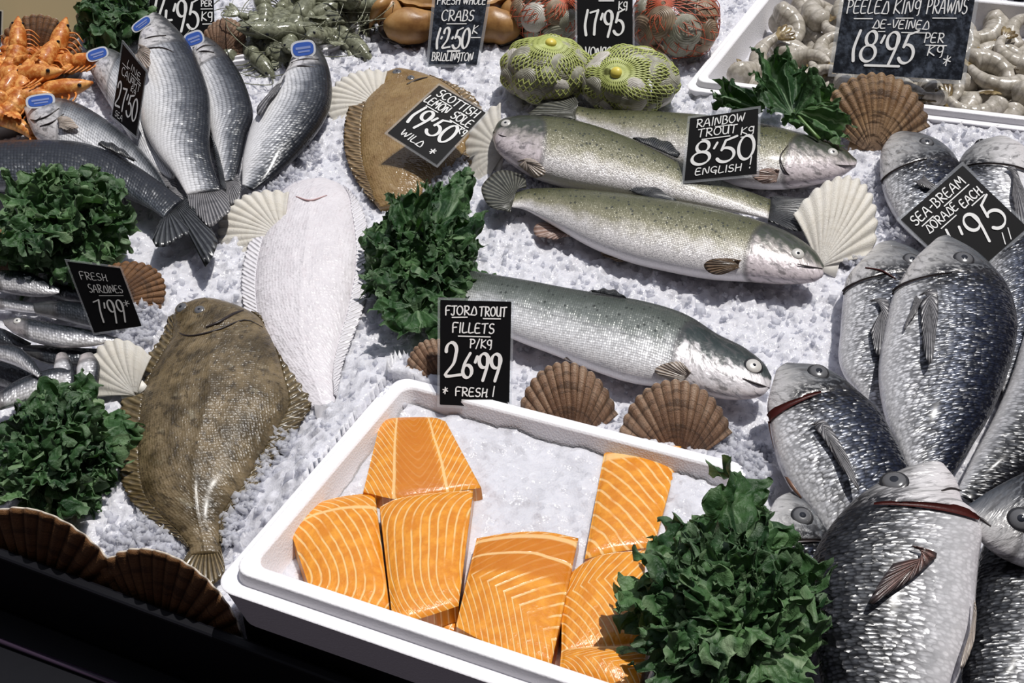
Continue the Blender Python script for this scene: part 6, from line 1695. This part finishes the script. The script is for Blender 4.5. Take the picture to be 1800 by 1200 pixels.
# ================================================================== PRAWNS
def scatter(kind, name, label, group, spots, scale, protos=3, seed=1, nrm=None):
    """spots: world points; each prawn is its own object, copied from a few built ones"""
    rs = np.random.RandomState(seed); P = [prawn_proto(kind, name, seed + i) for i in range(protos)]
    for i, p in enumerate(spots):
        rot = (R(rs.uniform(-28, 28)), R(rs.uniform(-28, 28)), rs.rand() * 6.283)
        sc = scale * rs.uniform(0.85, 1.15)
        if i < protos:
            r = P[i]; r.location = [float(v) for v in p]; r.rotation_euler = rot; r.scale = (sc,) * 3
            r['label'] = label; r['group'] = group; r['category'] = 'prawn'
        else:
            dup(P[i % protos], label, p, rot, sc, group)
rs = np.random.RandomState(77)
sp = []
for layer, (na, nb_) in enumerate(((10, 6), (8, 5))):
    for i in range(na):
        for j in range(nb_):
            a = 0.055 + (W2 - 0.11) * (i + 0.5 + 0.5 * (rs.rand() - .5)) / na; b = 0.055 + (D2 - 0.11) * (j + 0.5 + 0.5 * (rs.rand() - .5)) / nb_
            sp.append(B2 + e2 * a + f2 * b + n2 * (-0.046 + 0.021 * layer + 0.006 * rs.rand()))
scatter('peeled', 'peeled_prawn', 'pale peeled prawn with brown tail in the white box at the back', 'peeled prawns in the white box', sp, 1.45, 4, 200)

# white tray of raw prawns
FLp, FRp, BRp = at(352, 116, 0.008), at(592, 84, 0.014), at(705, -20, 0.014)
ex3 = unit(FRp - FLp); ey3 = unit(BRp - FRp)
foam_box('foam_tray', 'white tray of raw prawns behind the sea bass', FLp, ex3, ey3, np.array([0, 0, 1.]), np.linalg.norm(FRp - FLp), np.linalg.norm(BRp - FRp), 0.035, 0.012, 0.006, 0.010, 0.005, rad=0.012)
sp = []
for i in range(9):
    for j in range(4):
        a = 0.12 + 0.80 * (i + rs.rand()) / 9; b = 0.14 + 0.80 * (j + rs.rand()) / 4
        sp.append(FLp + (FRp - FLp) * a + (BRp - FRp) * b + [0, 0, -0.008 + 0.016 * rs.rand()])
scatter('raw', 'raw_prawn', 'grey-green raw prawn with shell on, in the heap at the back', 'raw prawns in the back tray', sp, 1.35, 4, 300)

# steel tray of cooked prawns
FLc, FRc, BRc = at(-150, 250, 0.03), at(40, 214, 0.03), at(153, 99, 0.03)
ex4 = unit(FRc - FLc); ey4 = unit(BRc - FRc)
foam_box('steel_tray', 'shallow metal tray of orange cooked prawns at the left edge', FLc, ex4, ey4, np.array([0, 0, 1.]), np.linalg.norm(FRc - FLc), np.linalg.norm(BRc - FRc), 0.03, 0.022, 0.002, 0.003, 0.001, STEEL, 0.01)
sp = [at(x, y, z) for x, y, z in ((20, 108, .03), (55, 105, .025), (98, 122, .022), (128, 126, .022), (8, 150, .03), (42, 152, .028), (18, 182, .036), (-20, 140, .03), (-30, 175, .03), (2, 205, .034), (70, 130, .02), (-40, 110, .03), (28, 130, .036), (-20, 205, .03), (5, 222, .03), (36, 176, .028), (60, 145, .03), (-5, 165, .04), (10, 125, .04))]
scatter('cooked', 'cooked_prawn', 'orange cooked prawn in the metal tray at the left edge', 'cooked prawns in the metal tray', sp, 1.35, 4, 400)

# things behind
pa, pb = at(-60, 74, 0), at(168, 74, 0)
ex5 = unit(pb - pa); ey5 = np.array([-ex5[1], ex5[0], 0])
block('bin', pa, ex5, ey5, unit([0, 0.75, 0.66]), 0, np.linalg.norm(pb - pa), 0, 0.3, 0, 0.14, TANM, 'tan bin at the back left behind the large dark shell', 'bin')
block('crate', B2, e2, unit(np.cross(n2, e2)), n2, 0.15, 1.0, D2 + 0.045, D2 + 0.4, -0.06, 0.01, BLACK, 'black crate behind the white prawn box in the top right corner', 'crate')
